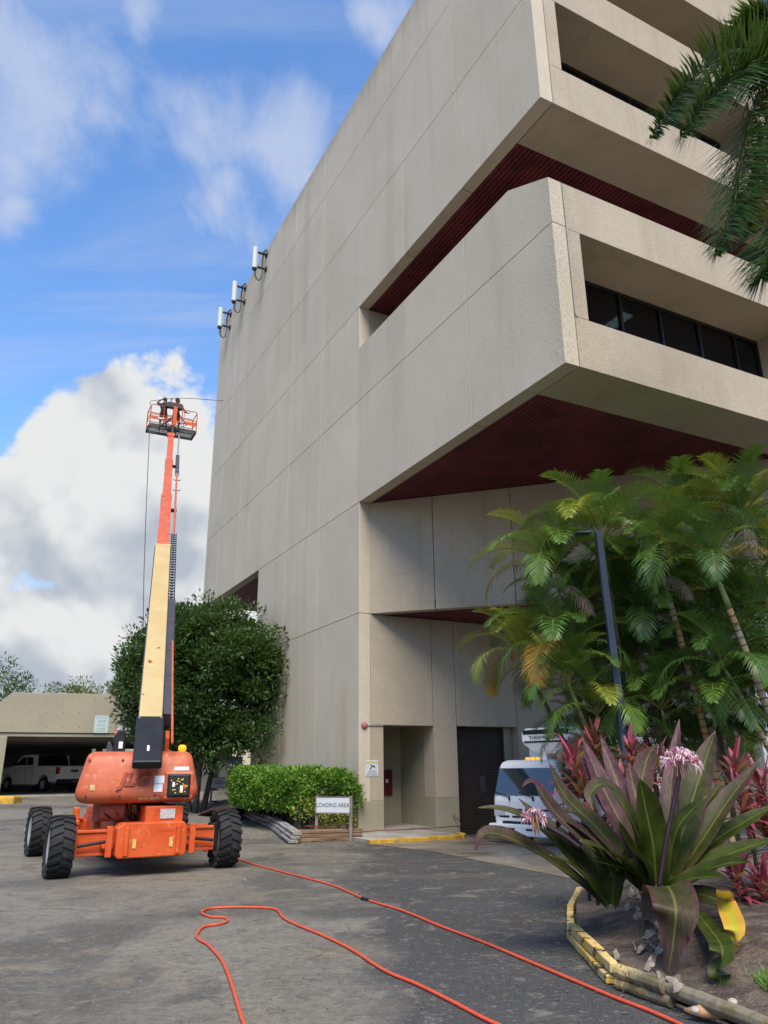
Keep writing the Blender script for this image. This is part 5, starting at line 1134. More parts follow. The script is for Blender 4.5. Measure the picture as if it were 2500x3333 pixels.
PG1 = pfol('palm_green', (.082, .165, .024), (.155, .27, .038)); PG2 = pfol('palm_deep_green', (.054, .128, .026), (.112, .225, .038)); PG3 = pfol('palm_yellow_green', (.20, .25, .03), (.33, .34, .04)); PY = pfol('palm_golden', (.30, .19, .025), (.42, .24, .035), .3); PBR = pfol('palm_dead', (.12, .085, .062), (.26, .215, .175), .15, .8)
RACH = plain('palm_rachis', (.19, .20, .045), .5, .2, 4); RACHB = plain('dead_rachis', (.16, .12, .08), .8, .2, 4)
def mk_frond(mat, L, a0, bend, n, ll, W, droop, seed, vee=.45):
    r = random.Random(seed); a = MB(); b = MB(); frond(a, b, spine_arc(L, a0, bend), n, ll, W, droop, r, .16, 0, vee)
    o = len(a.v); nl = len(a.f); a.v += b.v; a.f += [tuple(i+o for i in f) for f in b.f]
    me = a.raw('frond', mat); me.materials.append(RACHB if mat is PBR else RACH)
    idx = [0]*nl+[1]*len(b.f); me.polygons.foreach_set('material_index', idx); return me
FV = []
for mi, mt in enumerate((PG1, PG2, PG3, PY)):
    FV.append([mk_frond(mt, 1.95, R(6), R(80), 38, .60, .030, .45, 1+mi*10, .6), mk_frond(mt, 2.2, R(10), R(118), 42, .62, .030, .6, 2+mi*10, .5), mk_frond(mt, 2.1, R(22), R(135), 40, .60, .030, .9, 3+mi*10, .35)])
FVD = [mk_frond(PBR, 1.4, R(95), R(80), 40, .36, .016, 1.6, 77, -.2), mk_frond(PBR, 1.2, R(120), R(50), 36, .34, .014, 1.7, 78, -.3)]
def mat_trunk():
    b = NB('ringed_palm_trunk'); v = b.n('ShaderNodeTexCoord').outputs['Object']; g_ = b.pos(); n = b.noise(g_, 3, 5, .6); c = b.mix(b.ramp(n, .35, .65), (.30, .27, .19), (.40, .21, .05)); c = b.mix(b.ramp(b.noise(g_, 14, 5, .6), .56, .7), c, (.45, .43, .38))
    b.col(c); b.rough(.7); return b.m
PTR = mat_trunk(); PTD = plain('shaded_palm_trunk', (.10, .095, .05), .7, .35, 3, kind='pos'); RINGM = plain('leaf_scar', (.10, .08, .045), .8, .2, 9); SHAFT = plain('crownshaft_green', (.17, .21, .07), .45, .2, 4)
def palm(label, base, top, seed, nf, rad=.055, sc_=1.0, tint=None, dead=1, yellow=1, lean=.25, group='clumping palms beside the building', bright=False):
    r = random.Random(seed); base = Vector(base); top = Vector(top); t = thing('palm_tree', label, 'palm tree', base, group=group)
    d = top-base; L = d.length; mid = d*.5+Vector((d.x*-lean*.3, d.y*-lean*.3, d.z*.02)); n = max(6, int(L/.13)); pts = []
    for k in range(n+1):
        u = k/n; pts.append(mid*2*u*(1-u)+d*u*u)
    pts[0] = pts[0]-Vector((0, 0, .25)); sh = int(n*.86)
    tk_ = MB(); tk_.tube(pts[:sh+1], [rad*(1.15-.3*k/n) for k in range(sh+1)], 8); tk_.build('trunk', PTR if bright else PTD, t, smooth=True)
    rg = MB()
    for k in range(1, sh):
        a = pts[k]; dv = (pts[k+1]-pts[k-1]).normalized()*.012; rg.tube([a-dv, a+dv], rad*(1.15-.3*k/n)*1.09, 8)
    stuff(rg.build('trunk_rings', RINGM, t))
    cs = MB(); cs.tube(pts[sh:], [rad*(.95-.35*k/max(1, n-sh)) for k in range(n-sh+1)], 8); cs.build('crownshaft', SHAFT, t, smooth=True)
    tp = pts[-1]; ph = r.random()*6
    tn = tint if tint is not None else r.choice((0, 0, 1))
    for k in range(nf):
        ph += 2.4+r.uniform(-.3, .3); age = k/max(1, nf-1)            # young upright -> old open
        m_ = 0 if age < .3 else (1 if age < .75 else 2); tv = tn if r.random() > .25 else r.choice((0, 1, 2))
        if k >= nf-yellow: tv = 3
        o = link('frond', FV[tv][m_], t); s = sc_*r.uniform(.85, 1.12)
        o.matrix_basis = Matrix.Translation(tp) @ Matrix.Rotation(ph, 4, 'Z') @ Matrix.Rotation(-R(4+34*age+r.uniform(-6, 6)), 4, 'X') @ Matrix.Scale(s, 4)
    for k in range(dead):
        ph += 2.2; o = link('dead_frond', FVD[k % 2], t); o.matrix_basis = Matrix.Translation(tp-(pts[-1]-pts[-2])*2) @ Matrix.Rotation(ph, 4, 'Z') @ Matrix.Scale(sc_*r.uniform(.8, 1.1), 4)
    return t
PALMS = [  # crown px, depth, base px x, number of fronds, scale, tint, dead, yellow, label
 (1195, 1195, 15.6, 1330, 10, 1.0, 0, 2, 1, 'palm reaching farthest left, with a long arching frond and a brown dead one'),
 (1300, 1120, 15.2, 1380, 10, 1.0, 0, 1, 1, 'palm with its crown just above the top of the blue pole'),
 (1425, 1175, 14.6, 1560, 10, .95, 0, 1, 0, 'palm with a short pale ringed trunk leaning right of the blue pole'),
 (1540, 1180, 13.4, 1735, 9, .92, 0, 0, 1, 'palm with a long orange ringed trunk leaning in from the right edge'),
 (1605, 1075, 15.0, 1760, 10, 1.05, 2, 1, 0, 'tallest yellowish palm at the right edge under the concrete overhang'),
 (1490, 1090, 16.2, 1600, 9, 1.0, 1, 1, 0, 'dark palm behind the two leaning ringed trunks'),
 (1125, 1405, 16.2, 1300, 8, .85, 2, 1, 1, 'low yellow-green palm hanging over the truck'),
 (1215, 1400, 15.4, 1340, 10, .95, 1, 1, 1, 'palm with golden drooping fronds left of the blue pole'),
 (1228, 1462, 15.0, 1340, 7, .70, 0, 0, 0, 'small bright palm in front of the truck roof'),
 (1400, 1330, 15.6, 1450, 10, 1.0, 1, 2, 0, 'deep green palm in the middle of the clump right of the pole'),
 (1520, 1390, 15.4, 1570, 10, 1.0, 1, 2, 0, 'deep green palm with pale dried fronds near the middle right'),
 (1620, 1300, 16.0, 1680, 10, 1.05, 1, 1, 0, 'deep green palm at the right edge below the tallest one'),
 (1290, 1530, 15.2, 1380, 9, .85, 0, 1, 0, 'bright low palm at the foot of the blue pole'),
 (1430, 1520, 15.0, 1480, 9, .9, 1, 1, 0, 'low dark palm just above the pink-leaved plants'),
 (1560, 1530, 14.6, 1600, 9, .9, 1, 1, 0, 'low dark palm behind the tall purple lily leaves'),
 (1660, 1480, 14.4, 1720, 9, .95, 1, 1, 0, 'low dark palm cut off by the right edge'),
 (1565, 1430, 13.9, 1740, 7, .8, 1, 1, 0, 'slender palm with a thin orange trunk low at the right edge'),
 (1330, 1240, 16.4, 1420, 10, 1.0, 1, 1, 0, 'dark palm behind the blue pole'),
 (1360, 1430, 16.4, 1420, 9, .9, 1, 0, 0, 'dark palm in the shade behind the lower blue pole'),
 (1480, 1240, 16.8, 1520, 9, 1.0, 1, 1, 0, 'dark palm deep inside the clump behind the ringed trunks'),
 (1275, 1590, 16.2, 1320, 7, .75, 1, 0, 0, 'short palm with dark low fronds just behind the truck cab'),
 (1340, 1590, 16.0, 1360, 9, .85, 1, 0, 0, 'short dark palm behind the foot of the blue pole'),
 (1500, 1610, 15.8, 1500, 9, .9, 1, 0, 0, 'short dark palm behind the white flower head'),
 (1620, 1590, 15.4, 1640, 9, .9, 0, 0, 0, 'short green palm near the right edge above the pink leaves'),
 (1440, 1440, 17.4, 1460, 10, 1.05, 1, 1, 0, 'tall-framed dark palm at the back of the clump, centre right'),
 (1570, 1300, 17.6, 1600, 10, 1.1, 1, 1, 0, 'dark palm at the back of the clump near the right edge'),
 (1690, 1180, 16.4, 1760, 10, 1.1, 1, 1, 0, 'palm half cut off by the right edge, just under the tallest one'),
 (1700, 1380, 16.6, 1760, 10, 1.1, 1, 1, 0, 'palm half cut off by the right edge, at mid height'),
 (1290, 1420, 17.6, 1400, 10, 1.0, 1, 0, 0, 'dark palm at the back of the clump left of the pole'),
 (1255, 1290, 16.8, 1360, 10, 1.0, 1, 1, 0, 'dark palm crown directly left of the blue pole, mid height')]
for i, (x, y, Y, bx_, nf, s_, ti, de, ye, lb) in enumerate(PALMS):
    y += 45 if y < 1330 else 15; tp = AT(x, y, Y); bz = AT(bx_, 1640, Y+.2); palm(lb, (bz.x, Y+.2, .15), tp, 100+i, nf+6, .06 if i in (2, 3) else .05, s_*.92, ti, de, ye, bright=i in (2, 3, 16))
# tall palm at the right whose crown hangs into the picture
def mat_plume(): return pfol('plumed_palm_green', (.022, .062, .018), (.052, .115, .028), .2, .35)
PL1 = pfol('plumed_palm_green', (.020, .058, .018), (.050, .115, .028), .22, .4); PL2 = pfol('plumed_palm_olive', (.09, .11, .025), (.17, .17, .035), .2, .45)
cpx = AT(1745, 150, 10.2)
fp = thing('tall_palm', 'tall plumed palm whose dark fronds hang in from the upper right corner', 'palm tree', (cpx.x, 10.2, .2))
FO = Vector(fp.location); tk_ = MB(); tk_.tube([(0, 0, -.3), (.05, 0, 2), (.03, .03, 6), tuple(cpx-FO-Vector((0, 0, .2)))], [.22, .17, .15, .10], 12); tk_.build('trunk', plain('grey_palm_trunk', (.22, .21, .18), .8, .25, 3, .4, kind='pos'), fp, smooth=True)
specs = [([(1745, 150), (1690, 105), (1620, 100), (1540, 135), (1480, 190), (1440, 245), (1405, 300)], 10.2, 9.7, .62, PL1, 1),
         ([(1745, 150), (1670, 170), (1630, 230), (1610, 310), (1595, 400), (1575, 480), (1545, 550)], 10.2, 9.6, .60, PL1, 1),
         ([(1745, 150), (1690, 190), (1655, 260), (1635, 350), (1625, 430), (1615, 500)], 10.2, 9.9, .55, PL2, 1),
         ([(1745, 150), (1720, 260), (1700, 380), (1680, 470), (1660, 560), (1640, 600)], 10.2, 9.4, .62, PL1, 1),
         ([(1745, 150), (1690, 150), (1620, 150), (1560, 185), (1510, 240), (1470, 295)], 10.2, 9.4, .62, PL1, 1),
         ([(1745, 150), (1700, 60), (1660, 40), (1610, 60), (1570, 110)], 10.2, 10.9, .5, PL1, 1),
         ([(1745, 150), (1720, 60), (1730, -40), (1760, -120)], 10.2, 10.6, .6, PL1, 1), ([(1745, 150), (1820, 80), (1900, 100), (1960, 200)], 10.2, 10.2, .6, PL1, 1), ([(1745, 150), (1830, 200), (1880, 320), (1890, 450)], 10.2, 10.0, .6, PL1, 1), ([(1745, 150), (1780, 230), (1790, 350), (1780, 480)], 10.2, 9.2, .6, PL1, 1)]
for i, (pxs, ya, yb2, ll, mt, pl) in enumerate(specs):
    n = len(pxs); sp = [AT(x, y, ya+(yb2-ya)*k/(n-1))-FO for k, (x, y) in enumerate(pxs)]; sp = cr(sp, 3); a = MB(); b = MB(); frond(a, b, sp, 92, ll*1.6, .030, .40, random.Random(50+i), .08, 3, .3, .40, .022)
    nl = len(a.f); o_ = len(a.v); a.v += b.v; a.f += [tuple(q+o_ for q in f) for f in b.f]; me = a.raw('frond', mt); me.materials.append(RACH); me.polygons.foreach_set('material_index', [0]*nl+[1]*len(b.f)); link('frond', me, fp)
# ------------------------------------------------------------------ lamp pole
BLUEP = plain('blue_grey_paint', (.026, .042, .070), .5, .15, 2, dirt=((.045, .06, .08), .62), kind='pos')
Yp = 14.2; pt_ = AT(1292, 1148, Yp); pb0 = AT(1352, 1630, Yp); dv = (pt_-pb0)/(pt_.z-pb0.z); pbase = pb0+dv*(.1-pb0.z)
lp = thing('lamp_post', 'blue-grey square lamp post standing among the palms', 'lamp post', pbase)
a = MB(); wv = .072; q0 = Vector((0, 0, -.1)); q1 = pt_-pbase
a.hexa([q0+Vector((sx*wv, sy*wv, 0)) for sx, sy in ((-1, -1), (1, -1), (1, 1), (-1, 1))], [q1+Vector((sx*wv*.8, sy*wv*.8, 0)) for sx, sy in ((-1, -1), (1, -1), (1, 1), (-1, 1))]); a.build('pole', BLUEP, lp, bevel=.008)
a = MB(); hd0 = AT(1246, 1152, Yp)-pbase; a.hexa([hd0+Vector((-.05, -.10, -.02)), hd0+Vector((.26, -.10, -.02)), hd0+Vector((.26, .10, -.02)), hd0+Vector((-.05, .10, -.02))], [hd0+Vector((-.04, -.09, .02)), hd0+Vector((.26, -.09, .04)), hd0+Vector((.26, .09, .04)), hd0+Vector((-.04, .09, .02))]); a.build('lamp_head', BLUEP, lp, bevel=.02)
a = MB(); a.tube([hd0+Vector((.25, 0, .03)), q1+Vector((0, 0, -.06))], .018, 8); a.build('arm', BLUEP, lp)
a = MB(); a.box(-.16, .16, -.16, .16, 0, .05); a.build('base_plate', BLUEP, lp)
# ------------------------------------------------------------------ purple crinum lilies
def mat_crinum():
    b = NB('crinum_leaf')
    def at(n): x = b.n('ShaderNodeAttribute'); x.attribute_name = n; return x.outputs['Fac']
    t, u, pu = at('along'), at('across'), at('purple'); v = b.pos(); n = b.noise(v, 5, 6, .6, .3); ln_ = b.noise(b.mapv(v, (30, 30, 4)), 1, 4)
    g_ = b.mix(b.ramp(n, .35, .65), (.024, .040, .005), (.050, .068, .010)); p = b.mix(b.ramp(ln_, .35, .65), (.050, .016, .028), (.105, .043, .054))
    f = b.math('ADD', b.math('ADD', b.math('MULTIPLY', pu, .80), b.math('MULTIPLY', t, .35)), b.math('MULTIPLY_ADD', n, .7, -.55)); au = b.math('ABSOLUTE', u)
    f = b.math('ADD', f, b.math('MULTIPLY', b.ramp(au, .78, 1.0), .35)); c = b.mix(b.ramp(f, .12, .85), g_, p)
    c = b.mix(b.math('MULTIPLY', b.ramp(au, .09, .03), .45), c, (.20, .22, .05)); ye = at('yellow'); c = b.mix(b.ramp(b.math('MULTIPLY_ADD', b.math('SUBTRACT', n, .5), .6, ye), .45, .65), c, b.mix(b.ramp(au, .1, .5), (.42, .40, .03), (.55, .33, .045)))
    c = b.mix(b.ramp(b.noise(v, 11, 6, .7), .70, .74), c, (.20, .13, .08))
    c = b.mix(b.ramp(b.math('ADD', t, b.math('MULTIPLY_ADD', b.noise(v, 14, 4), .2, -.1)), .93, .99), c, (.15, .095, .05))
    b.col(c); b.rough(.48); b.b.inputs['Specular IOR Level'].default_value = .2
    tr = b.n('ShaderNodeBsdfTranslucent'); b.lk(c, tr.inputs[0]); mx = b.n('ShaderNodeMixShader'); mx.inputs[0].default_value = .2; b.lk(b.b.outputs[0], mx.inputs[1]); b.lk(tr.outputs[0], mx.inputs[2]); b.lk(mx.outputs[0], b.out.inputs[0]); b.bump(ln_, .003, .3)
    return b.m
CRI = mat_crinum()
def c7(x, y): return (1500+x/1.659)/K, (2300+y/1.659)/K
def crinum_leaf(parent, O, pts, wd, pu, ye=0.0, vee=.35, seed=0):
    """pts = world points along the midrib, wd = full width (m)"""
    r = random.Random(seed); sp = cr(pts, 6); n = len(sp); T = frond_rings(sp); me_v = []; me_f = []; al = []; ac = []; U = (-1, -.6, -.28, 0, .28, .6, 1)
    for i, p in enumerate(sp):
        t = i/(n-1); tg = T[i]; view = (CO-p).normalized(); sd = tg.cross(view*.55+Vector((0, 0, .9))); sd = sd.normalized() if sd.length > .05 else tg.orthogonal().normalized(); nn = sd.cross(tg).normalized()
        w_ = wd*.5*(.42+.62*math.sin(math.pi*min(1, (t*.95+.04))**.85))*(1 if t < .72 else max(0.02, 1-((t-.72)/.28)**1.6))
        for u in U:
            wob = .05*wd*math.sin(9*t+3*seed+2*u)*abs(u); me_v.append(tuple(p+sd*u*w_+nn*(abs(u)**1.3*w_*vee+wob)-O)); al.append(t); ac.append(u)
    m_ = len(U); me_f = [(i*m_+j, i*m_+j+1, (i+1)*m_+j+1, (i+1)*m_+j) for i in range(n-1) for j in range(m_-1)]
    me = bpy.data.meshes.new('leaf'); me.from_pydata(me_v, [], me_f); me.materials.append(CRI); me.polygons.foreach_set('use_smooth', [True]*len(me.polygons))
    for nm, vals in (('along', al), ('across', ac), ('purple', [pu]*len(al)), ('yellow', [ye]*len(al))): a = me.attributes.new(nm, 'FLOAT', 'POINT'); a.data.foreach_set('value', vals)
    return link('leaf', me, parent)
YB = 8.3
def build_lily(label, basepx, leaves, seed):
    b0 = AT(*c7(*basepx), YB); b0.z = bed_z(b0.x, b0.y)
    t = thing('crinum_lily', label, 'lily', b0, group='purple lilies'); O = Vector(b0)
    for i, (mids, dy, wpx, pu, ye) in enumerate(leaves):
        base = AT(*c7(*mids[0]), YB+.05*math.sin(i)); pts = [base]
        for k, m_ in enumerate(mids[1:]): f = (k+1)/(len(mids)-1); pts.append(AT(*c7(*m_), YB+dy*f**1.1))
        crinum_leaf(t, O, pts, wpx*.00172, pu, ye, .18+.22*random.Random(i+seed).random(), i+seed)
    return t, O
mainl = [
 ([(1075, 990), (1110, 700), (1140, 380), (1180, 68)], .7, 115, .75, 0), ([(1100, 970), (1190, 700), (1290, 380), (1378, 122)], .45, 185, .42, 0), ([(1120, 980), (1290, 740), (1450, 500), (1628, 272)], .2, 135, .45, 0),
 ([(1130, 980), (1330, 760), (1500, 640), (1720, 520)], .5, 120, .08, 0), ([(1130, 1000), (1350, 850), (1520, 770), (1760, 700)], -.3, 130, .12, 0), ([(1110, 1010), (1300, 900), (1420, 850), (1560, 840)], -.6, 120, .15, 0), ([(1130, 960), (1220, 700), (1300, 560), (1420, 400)], .9, 130, .2, 0),
 ([(1010, 970), (900, 700), (760, 420), (652, 155)], .5, 130, .80, 0), ([(1020, 960), (920, 690), (840, 400), (755, 165)], .8, 115, .85, 0), ([(1040, 960), (960, 700), (880, 540), (775, 420), (700, 470), (715, 560)], -.4, 120, .45, 0),
 ([(1055, 970), (1040, 760), (1000, 560), (965, 385)], -.35, 190, .06, 0), ([(1000, 980), (860, 800), (720, 640), (560, 480), (470, 290)], .1, 135, .45, 0), ([(1010, 960), (960, 600), (1000, 300), (1060, 200)], 1.2, 140, .6, 0),
 ([(990, 1000), (820, 860), (640, 700), (500, 560), (390, 410), (330, 440)], -.3, 125, .70, 0), ([(1000, 1020), (900, 860), (780, 780), (640, 720)], -.7, 125, .10, 0), ([(1060, 1000), (1130, 800), (1180, 640), (1330, 480)], -.2, 130, .10, 0), ([(1040, 1000), (1000, 860), (900, 740), (850, 600)], -.5, 120, .15, 0), ([(1020, 980), (930, 740), (800, 560), (690, 330), (620, 260)], .6, 85, .7, 0), ([(1080, 960), (1150, 640), (1220, 420), (1240, 260)], .9, 95, .5, 0), ([(1120, 970), (1260, 700), (1420, 520), (1560, 430)], .8, 90, .3, 0), ([(990, 990), (860, 840), (700, 700), (560, 620), (520, 660)], -.1, 95, .75, 0), ([(1000, 1000), (930, 900), (800, 850), (700, 830)], -.6, 100, .2, 0), ([(1090, 1010), (1200, 940), (1330, 920), (1440, 930)], -.7, 95, .2, 0), ([(1030, 960), (990, 640), (930, 420), (910, 300)], .7, 95, .65, 0)]
ml, MO = build_lily('big purple and green lily with tall broad leaves and a white flower head', (1050, 1050), mainl, 0)
leftl = [([(800, 1060), (700, 900), (560, 720), (420, 600), (295, 480)], .2, 95, .45, 0), ([(800, 1070), (650, 880), (480, 690), (330, 590), (200, 550), (95, 545)], .1, 80, .4, 0), ([(790, 1080), (620, 930), (420, 790), (240, 700), (120, 690), (75, 790)], -.2, 115, .55, 0), ([(800, 1060), (740, 880), (700, 760), (640, 640)], .7, 110, .1, 0), ([(820, 1070), (820, 900), (760, 800), (700, 720)], -.3, 120, .05, 0), ([(800, 1080), (700, 960), (600, 860), (480, 800)], -.4, 100, .1, 0), ([(815, 1060), (790, 800), (690, 620), (600, 560), (540, 600)], .4, 110, .3, 0), ([(830, 1080), (870, 960), (900, 860), (890, 760)], -.3, 110, .1, 0)]
build_lily('smaller lily on the left whose long leaves droop across the truck', (800, 1100), leftl, 40)
# drooping and yellow leaves at the front of the big lily
frontl = [([(1050, 1040), (1075, 985), (1120, 975), (1160, 1080), (1150, 1250), (1112, 1490)], -1.35, 200, .55, 0), ([(1415, 995), (1430, 1040), (1452, 1110), (1478, 1190), (1474, 1270), (1462, 1335)], -1.35, 92, .3, .9), ([(1230, 1060), (1330, 1180), (1410, 1300), (1395, 1420), (1400, 1500), (1330, 1545)], -1.75, 95, .1, .15), ([(1080, 1060), (1240, 1010), (1380, 1040), (1500, 1110)], -.4, 130, .35, .1), ([(1400, 1330), (1410, 1380), (1415, 1430), (1410, 1480)], -1.35, 55, .1, .95)]
for i, (mids, dy, wpx, pu, ye) in enumerate(frontl):
    base = AT(*c7(*mids[0]), YB if i != 1 else YB-1.0); pts = [base]+[AT(*c7(*m_), YB+dy*min(1, (k+1)/(2 if i == 2 else 3))) for k, m_ in enumerate(mids[1:])]
    crinum_leaf(ml, MO, pts, wpx*.00185, pu, ye, .12, 80+i)
# flower heads
PET = foliage('pink_white_petals', (.70, .48, .55), (.78, .66, .70), (.42, .05, .15), .5, .3, .66); STK = plain('dark_flower_stalk', (.025, .012, .018), .5, .2, 6)
def flower(parent, O, stalk, headpx, Y, rad, seed):
    r = random.Random(seed); hd_ = AT(*c7(*headpx), Y)
    s_ = MB(); s_.tube([p-O for p in cr([AT(*c7(*q), Y+.0) for q in stalk])], .022, 8); s_.build('flower_stalk', STK, parent, smooth=True)
    mb = MB()
    for k in range(26):
        u = rv(r).normalized(); u.z = abs(u.z)*.7-.1; c_ = hd_+u*rad*.55
        for q in range(6):
            a = q*math.pi/3+r.random(); d = (u+u.orthogonal().normalized()*math.cos(a)*.9+u.cross(u.orthogonal().normalized())*math.sin(a)*.9).normalized(); o = len(mb.v); s2 = d.cross(u).normalized()*.009; L = rad*.75
            P0 = c_-O; P1_ = P0+d*L*.55+u*L*.2; P2 = P0+d*L*.95-Vector((0, 0, L*.35)); mb.v += [tuple(P0-s2*.6), tuple(P0+s2*.6), tuple(P1_+s2), tuple(P1_-s2), tuple(P2)]; mb.f += [(o, o+1, o+2, o+3), (o+3, o+2, o+4)]
    mb.build('flower_head', PET, parent, raw=True)
    bd_ = MB()
    for k in range(5): u = rv(r)*.04; bd_.tube([hd_-O+u, hd_-O+u+Vector((r.uniform(-.03, .03), -.02, -.16))], [.016, .006], 5)
    stuff(bd_.build('spent_buds', plain('spent_bud', (.30, .17, .12), .7), parent))
flower(ml, MO, [(1070, 980), (1110, 720), (1150, 520), (1175, 400), (1185, 320)], (1185, 300), YB-.25, .19, 1)
flower(ml, MO, [(640, 760), (560, 700), (470, 650), (400, 610)], (395, 600), YB-.3, .12, 2)
rk = MB()
for k, (x, y, s_, Y) in enumerate(((900, 1330, .16, 8.1), (930, 1260, .12, 8.2), (1060, 1290, .15, 8.05), (1090, 1370, .13, 7.9), (1160, 1390, .10, 7.9), (940, 1080, .12, 8.7), (1200, 1500, .08, 7.6))):
    pass
PAPER = plain('papery_leaf_base', (.20, .175, .145), .9, .5, 10, .6, dirt=((.05, .04, .03), .47))
rp = random.Random(12)
for k in range(24):
    x, y = ((900, 1290), (1070, 1300), (1150, 1380), (930, 1110), (1000, 1180), (1090, 1240))[k % 6]; x += rp.gauss(0, 34); y += rp.gauss(0, 55)
    P_ = G(*c7(x, y), .24); w_ = rp.uniform(.03, .075); h_ = rp.uniform(.12, .30); mb = MB(); rows = []; tw = rp.uniform(-1, 1)
    for i in range(7):
        t = i/6; ww = w_*(.45+.55*math.sin(math.pi*(.15+.75*t)))
        rows.append([(ww*(j/3-.5)*math.cos(tw*t*2)+rp.uniform(-.008, .008), h_*t*.75+rp.uniform(-.008, .008), .03+.10*math.sin(2.4*t)*h_*3*.5+ww*(j/3-.5)*math.sin(tw*t*2)+rp.uniform(-.006, .006)) for j in range(4)])
    mb.sheet(rows); o = mb.build('dried_leaf_sheath', PAPER, ml, raw=True); o.location = Vector((P_.x, P_.y, bed_z(P_.x, P_.y)-.01))-MO; o.rotation_euler = (rp.uniform(-.1, .6), rp.uniform(-.4, .4), rp.uniform(-1.2, 1.2))
st_ = MB(); st_.tube([(0, 0, -.1), (0, 0, .35)], [.16, .11], 10); st_.tube([(-.06, -.04, 0), (-.12, -.1, .3)], [.08, .05], 8); st_.build('stem', plain('bulb_stem', (.10, .075, .06), .9, .4, 9, .6), ml)
# stones and a tuft of grass
for k, (x, y, s_, c_, lb) in enumerate(((965, 1170, .055, (.45, .30, .26), 'pale pink stone in the planting bed under the big lily'), (1460, 1540, .035, (.36, .31, .24), 'small tan stone on the soil right of the big lily'), (1255, 1575, .03, (.34, .31, .27), 'small grey stone on the soil near the rotten log'))):
    P_ = G(*c7(x, y), .2); b = bmesh.new(); bmesh.ops.create_icosphere(b, subdivisions=2, radius=s_); 
    for v_ in b.verts: v_.co *= 1+.25*mnoise.noise(v_.co*30+Vector((k, 0, 0))); v_.co.z *= .75
    me = bpy.data.meshes.new('stone'); b.to_mesh(me); b.free(); me.materials.append(plain('stone_%d' % k, c_, .8, .2, 14)); o = link('stone', me, None, (P_.x, P_.y, bed_z(P_.x, P_.y)+s_*.4)); tag(o, lb, 'stone', 'stones in the planting bed')
gm = MB(); rg_ = random.Random(4); P_ = G(1650, 2160, .15)
for k in range(1500):
    q = Vector((P_.x+abs(rg_.gauss(0, .14))+.08, P_.y+rg_.gauss(0, .16), 0)); q.z = bed_z(q.x, q.y)-.01; leaf(gm, q, Vector((rg_.gauss(0, .5), rg_.gauss(0, .5), 1)), Vector((0, -1, .2)), rg_.uniform(.05, .12), .009)
o = gm.build('grass', foliage('lawn_grass', (.07, .15, .02), (.14, .24, .035)), raw=True); o['kind'] = 'stuff'; o['label'] = 'tuft of green grass at the lower right corner'; o['category'] = 'grass'
# ------------------------------------------------------------------ pink cordylines
COR = foliage('cordyline_leaves', (.16, .022, .042), (.50, .065, .145), (.50, .22, .10), .4, .3, .84, .4); CO2 = foliage('cordyline_dark_leaves', (.13, .026, .032), (.34, .07, .07), (.26, .20, .05), .4, .25, .82, .4)
def broad(mb, p, d, L, W, r, droop=.5):
    d = d.normalized(); s = d.cross(Vector((0, 0, 1))); s = s.normalized() if s.length > .05 else d.orthogonal().normalized(); n_ = 5; o = len(mb.v)
    for i in range(n_+1):
        t = i/n_; q = p+d*L*t+Vector((0, 0, -1))*droop*L*t*t*.6; w_ = W*.5*math.sin(math.pi*(.12+.86*t))**.8; up = Vector((0, 0, .25*w_)); mb.v += [tuple(q-s*w_+up), tuple(q), tuple(q+s*w_+up)]
    for i in range(n_): a = o+i*3; mb.f += [(a, a+1, a+4, a+3), (a+1, a+2, a+5, a+4)]
CORS = [(1235, 1640, 10.4, .42, 0, 'dark red cordyline at the far left of the pink plants'), (1283, 1600, 10.6, .42, 1, 'orange-red cordyline left of the blue pole base'), (1255, 1685, 10.0, .40, 1, 'rusty red cordyline low beside the truck cab'), (1365, 1625, 10.2, .40, 0, 'bright pink cordyline standing just right of the blue pole base'), (1345, 1680, 9.9, .40, 1, 'bronze cordyline under the bright pink one'), (1590, 1655, 9.9, .40, 0, 'bright pink cordyline between the two tall right-hand lily leaves'), (1645, 1690, 9.7, .42, 0, 'pink cordyline at the right edge above the lily leaves'), (1600, 1720, 9.5, .40, 0, 'pink cordyline lower right behind the long green leaf'), (1655, 1780, 9.6, .42, 1, 'dark cordyline at the right edge, mid height'), (1590, 1880, 9.0, .34, 0, 'low pink cordyline near the yellow leaf'), (1645, 1900, 9.0, .36, 0, 'low pink cordyline at the right edge with drooping leaves'), (1425, 1640, 10.3, .36, 1, 'bronze cordyline behind the white flower head')]
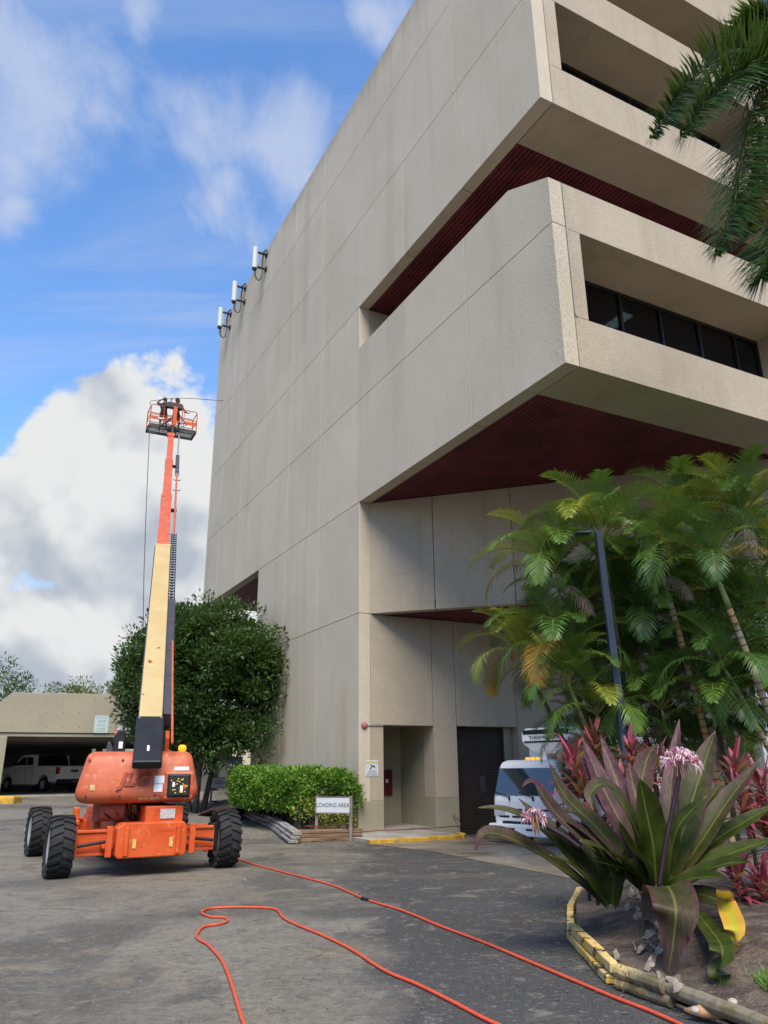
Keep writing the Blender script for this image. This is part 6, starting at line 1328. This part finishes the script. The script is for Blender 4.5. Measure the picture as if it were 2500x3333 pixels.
for i, (x, y, Y, L, dk_, lb) in enumerate(CORS):
    hd_ = AT(x, y, Y); bs_ = Vector((hd_.x+.1, Y+.1, bed_z(hd_.x, Y)-.05)); r = random.Random(200+i); t = thing('cordyline', lb, 'cordyline', bs_, group='pink cordylines'); h = hd_-bs_
    s_ = MB(); s_.tube([(0, 0, -.1), tuple(h*.5+Vector((.04, 0, 0))), tuple(h)], [.022, .018, .012], 6); s_.build('stem', BARK, t, smooth=True)
    mb = MB()
    for k in range(40):
        a = k*2.4; e = 1.25-1.35*(k/40)+r.uniform(-.1, .1); d = Vector((math.cos(a)*math.cos(e), math.sin(a)*math.cos(e), math.sin(e))); broad(mb, h-Vector((r.uniform(-.05, .05), r.uniform(-.05, .05), .009*k)), d+rv(r)*.35, L*r.uniform(.65, 1.2), .06, r, .2+.6*k/40)
    mb.build('leaves', CO2 if dk_ else COR, t, raw=True, smooth=False)
# litter on the asphalt
DRY = foliage('dry_litter', (.10, .07, .045), (.24, .17, .10), (.45, .42, .36), .8, .1, .9)
lm = MB(); rl = random.Random(9)
for k in range(260):
    y = rl.uniform(6.3, 14); x = bed_edge(y)-abs(rl.gauss(0, .28))-.02; q = Vector((x, y, terr(x, y)+.008)); leaf(lm, q, Vector((rl.gauss(0, 1), rl.gauss(0, 1), .12)), Vector((0, 0, 1)), rl.uniform(.02, .08), rl.uniform(.008, .025))
for k in range(120):
    q = G(rl.uniform(640, 800), rl.uniform(1818, 1834), .01); leaf(lm, q, Vector((rl.gauss(0, 1), rl.gauss(0, 1), .1)), Vector((0, 0, 1)), rl.uniform(.04, .09), .03)
for k in range(90):
    q = G(rl.uniform(500, 640), rl.uniform(1760, 1815), .03); leaf(lm, q, Vector((rl.gauss(0, 1), rl.gauss(0, 1), .1)), Vector((0, 0, 1)), rl.uniform(.05, .1), .035)
for k in range(320):
    q = G(rl.uniform(0, 1250), rl.uniform(1840, 2212), .006); leaf(lm, q, Vector((rl.gauss(0, 1), rl.gauss(0, 1), .2)), Vector((0, 0, 1)), rl.uniform(.008, .022), rl.uniform(.006, .014))
for k in range(60):
    q = G(rl.uniform(0, 1250), rl.uniform(1850, 2210), .008); leaf(lm, q, Vector((rl.gauss(0, 1), rl.gauss(0, 1), .1)), Vector((0, 0, 1)), rl.uniform(.02, .05), .015)
o = lm.build('leaf_litter', DRY, raw=True); stuff(o); o['label'] = 'dry leaves and twigs scattered along the bed edges'; o['category'] = 'litter'
for x, y, L_ in ((500, 1895, .5), (1085, 1912, .05)): pass
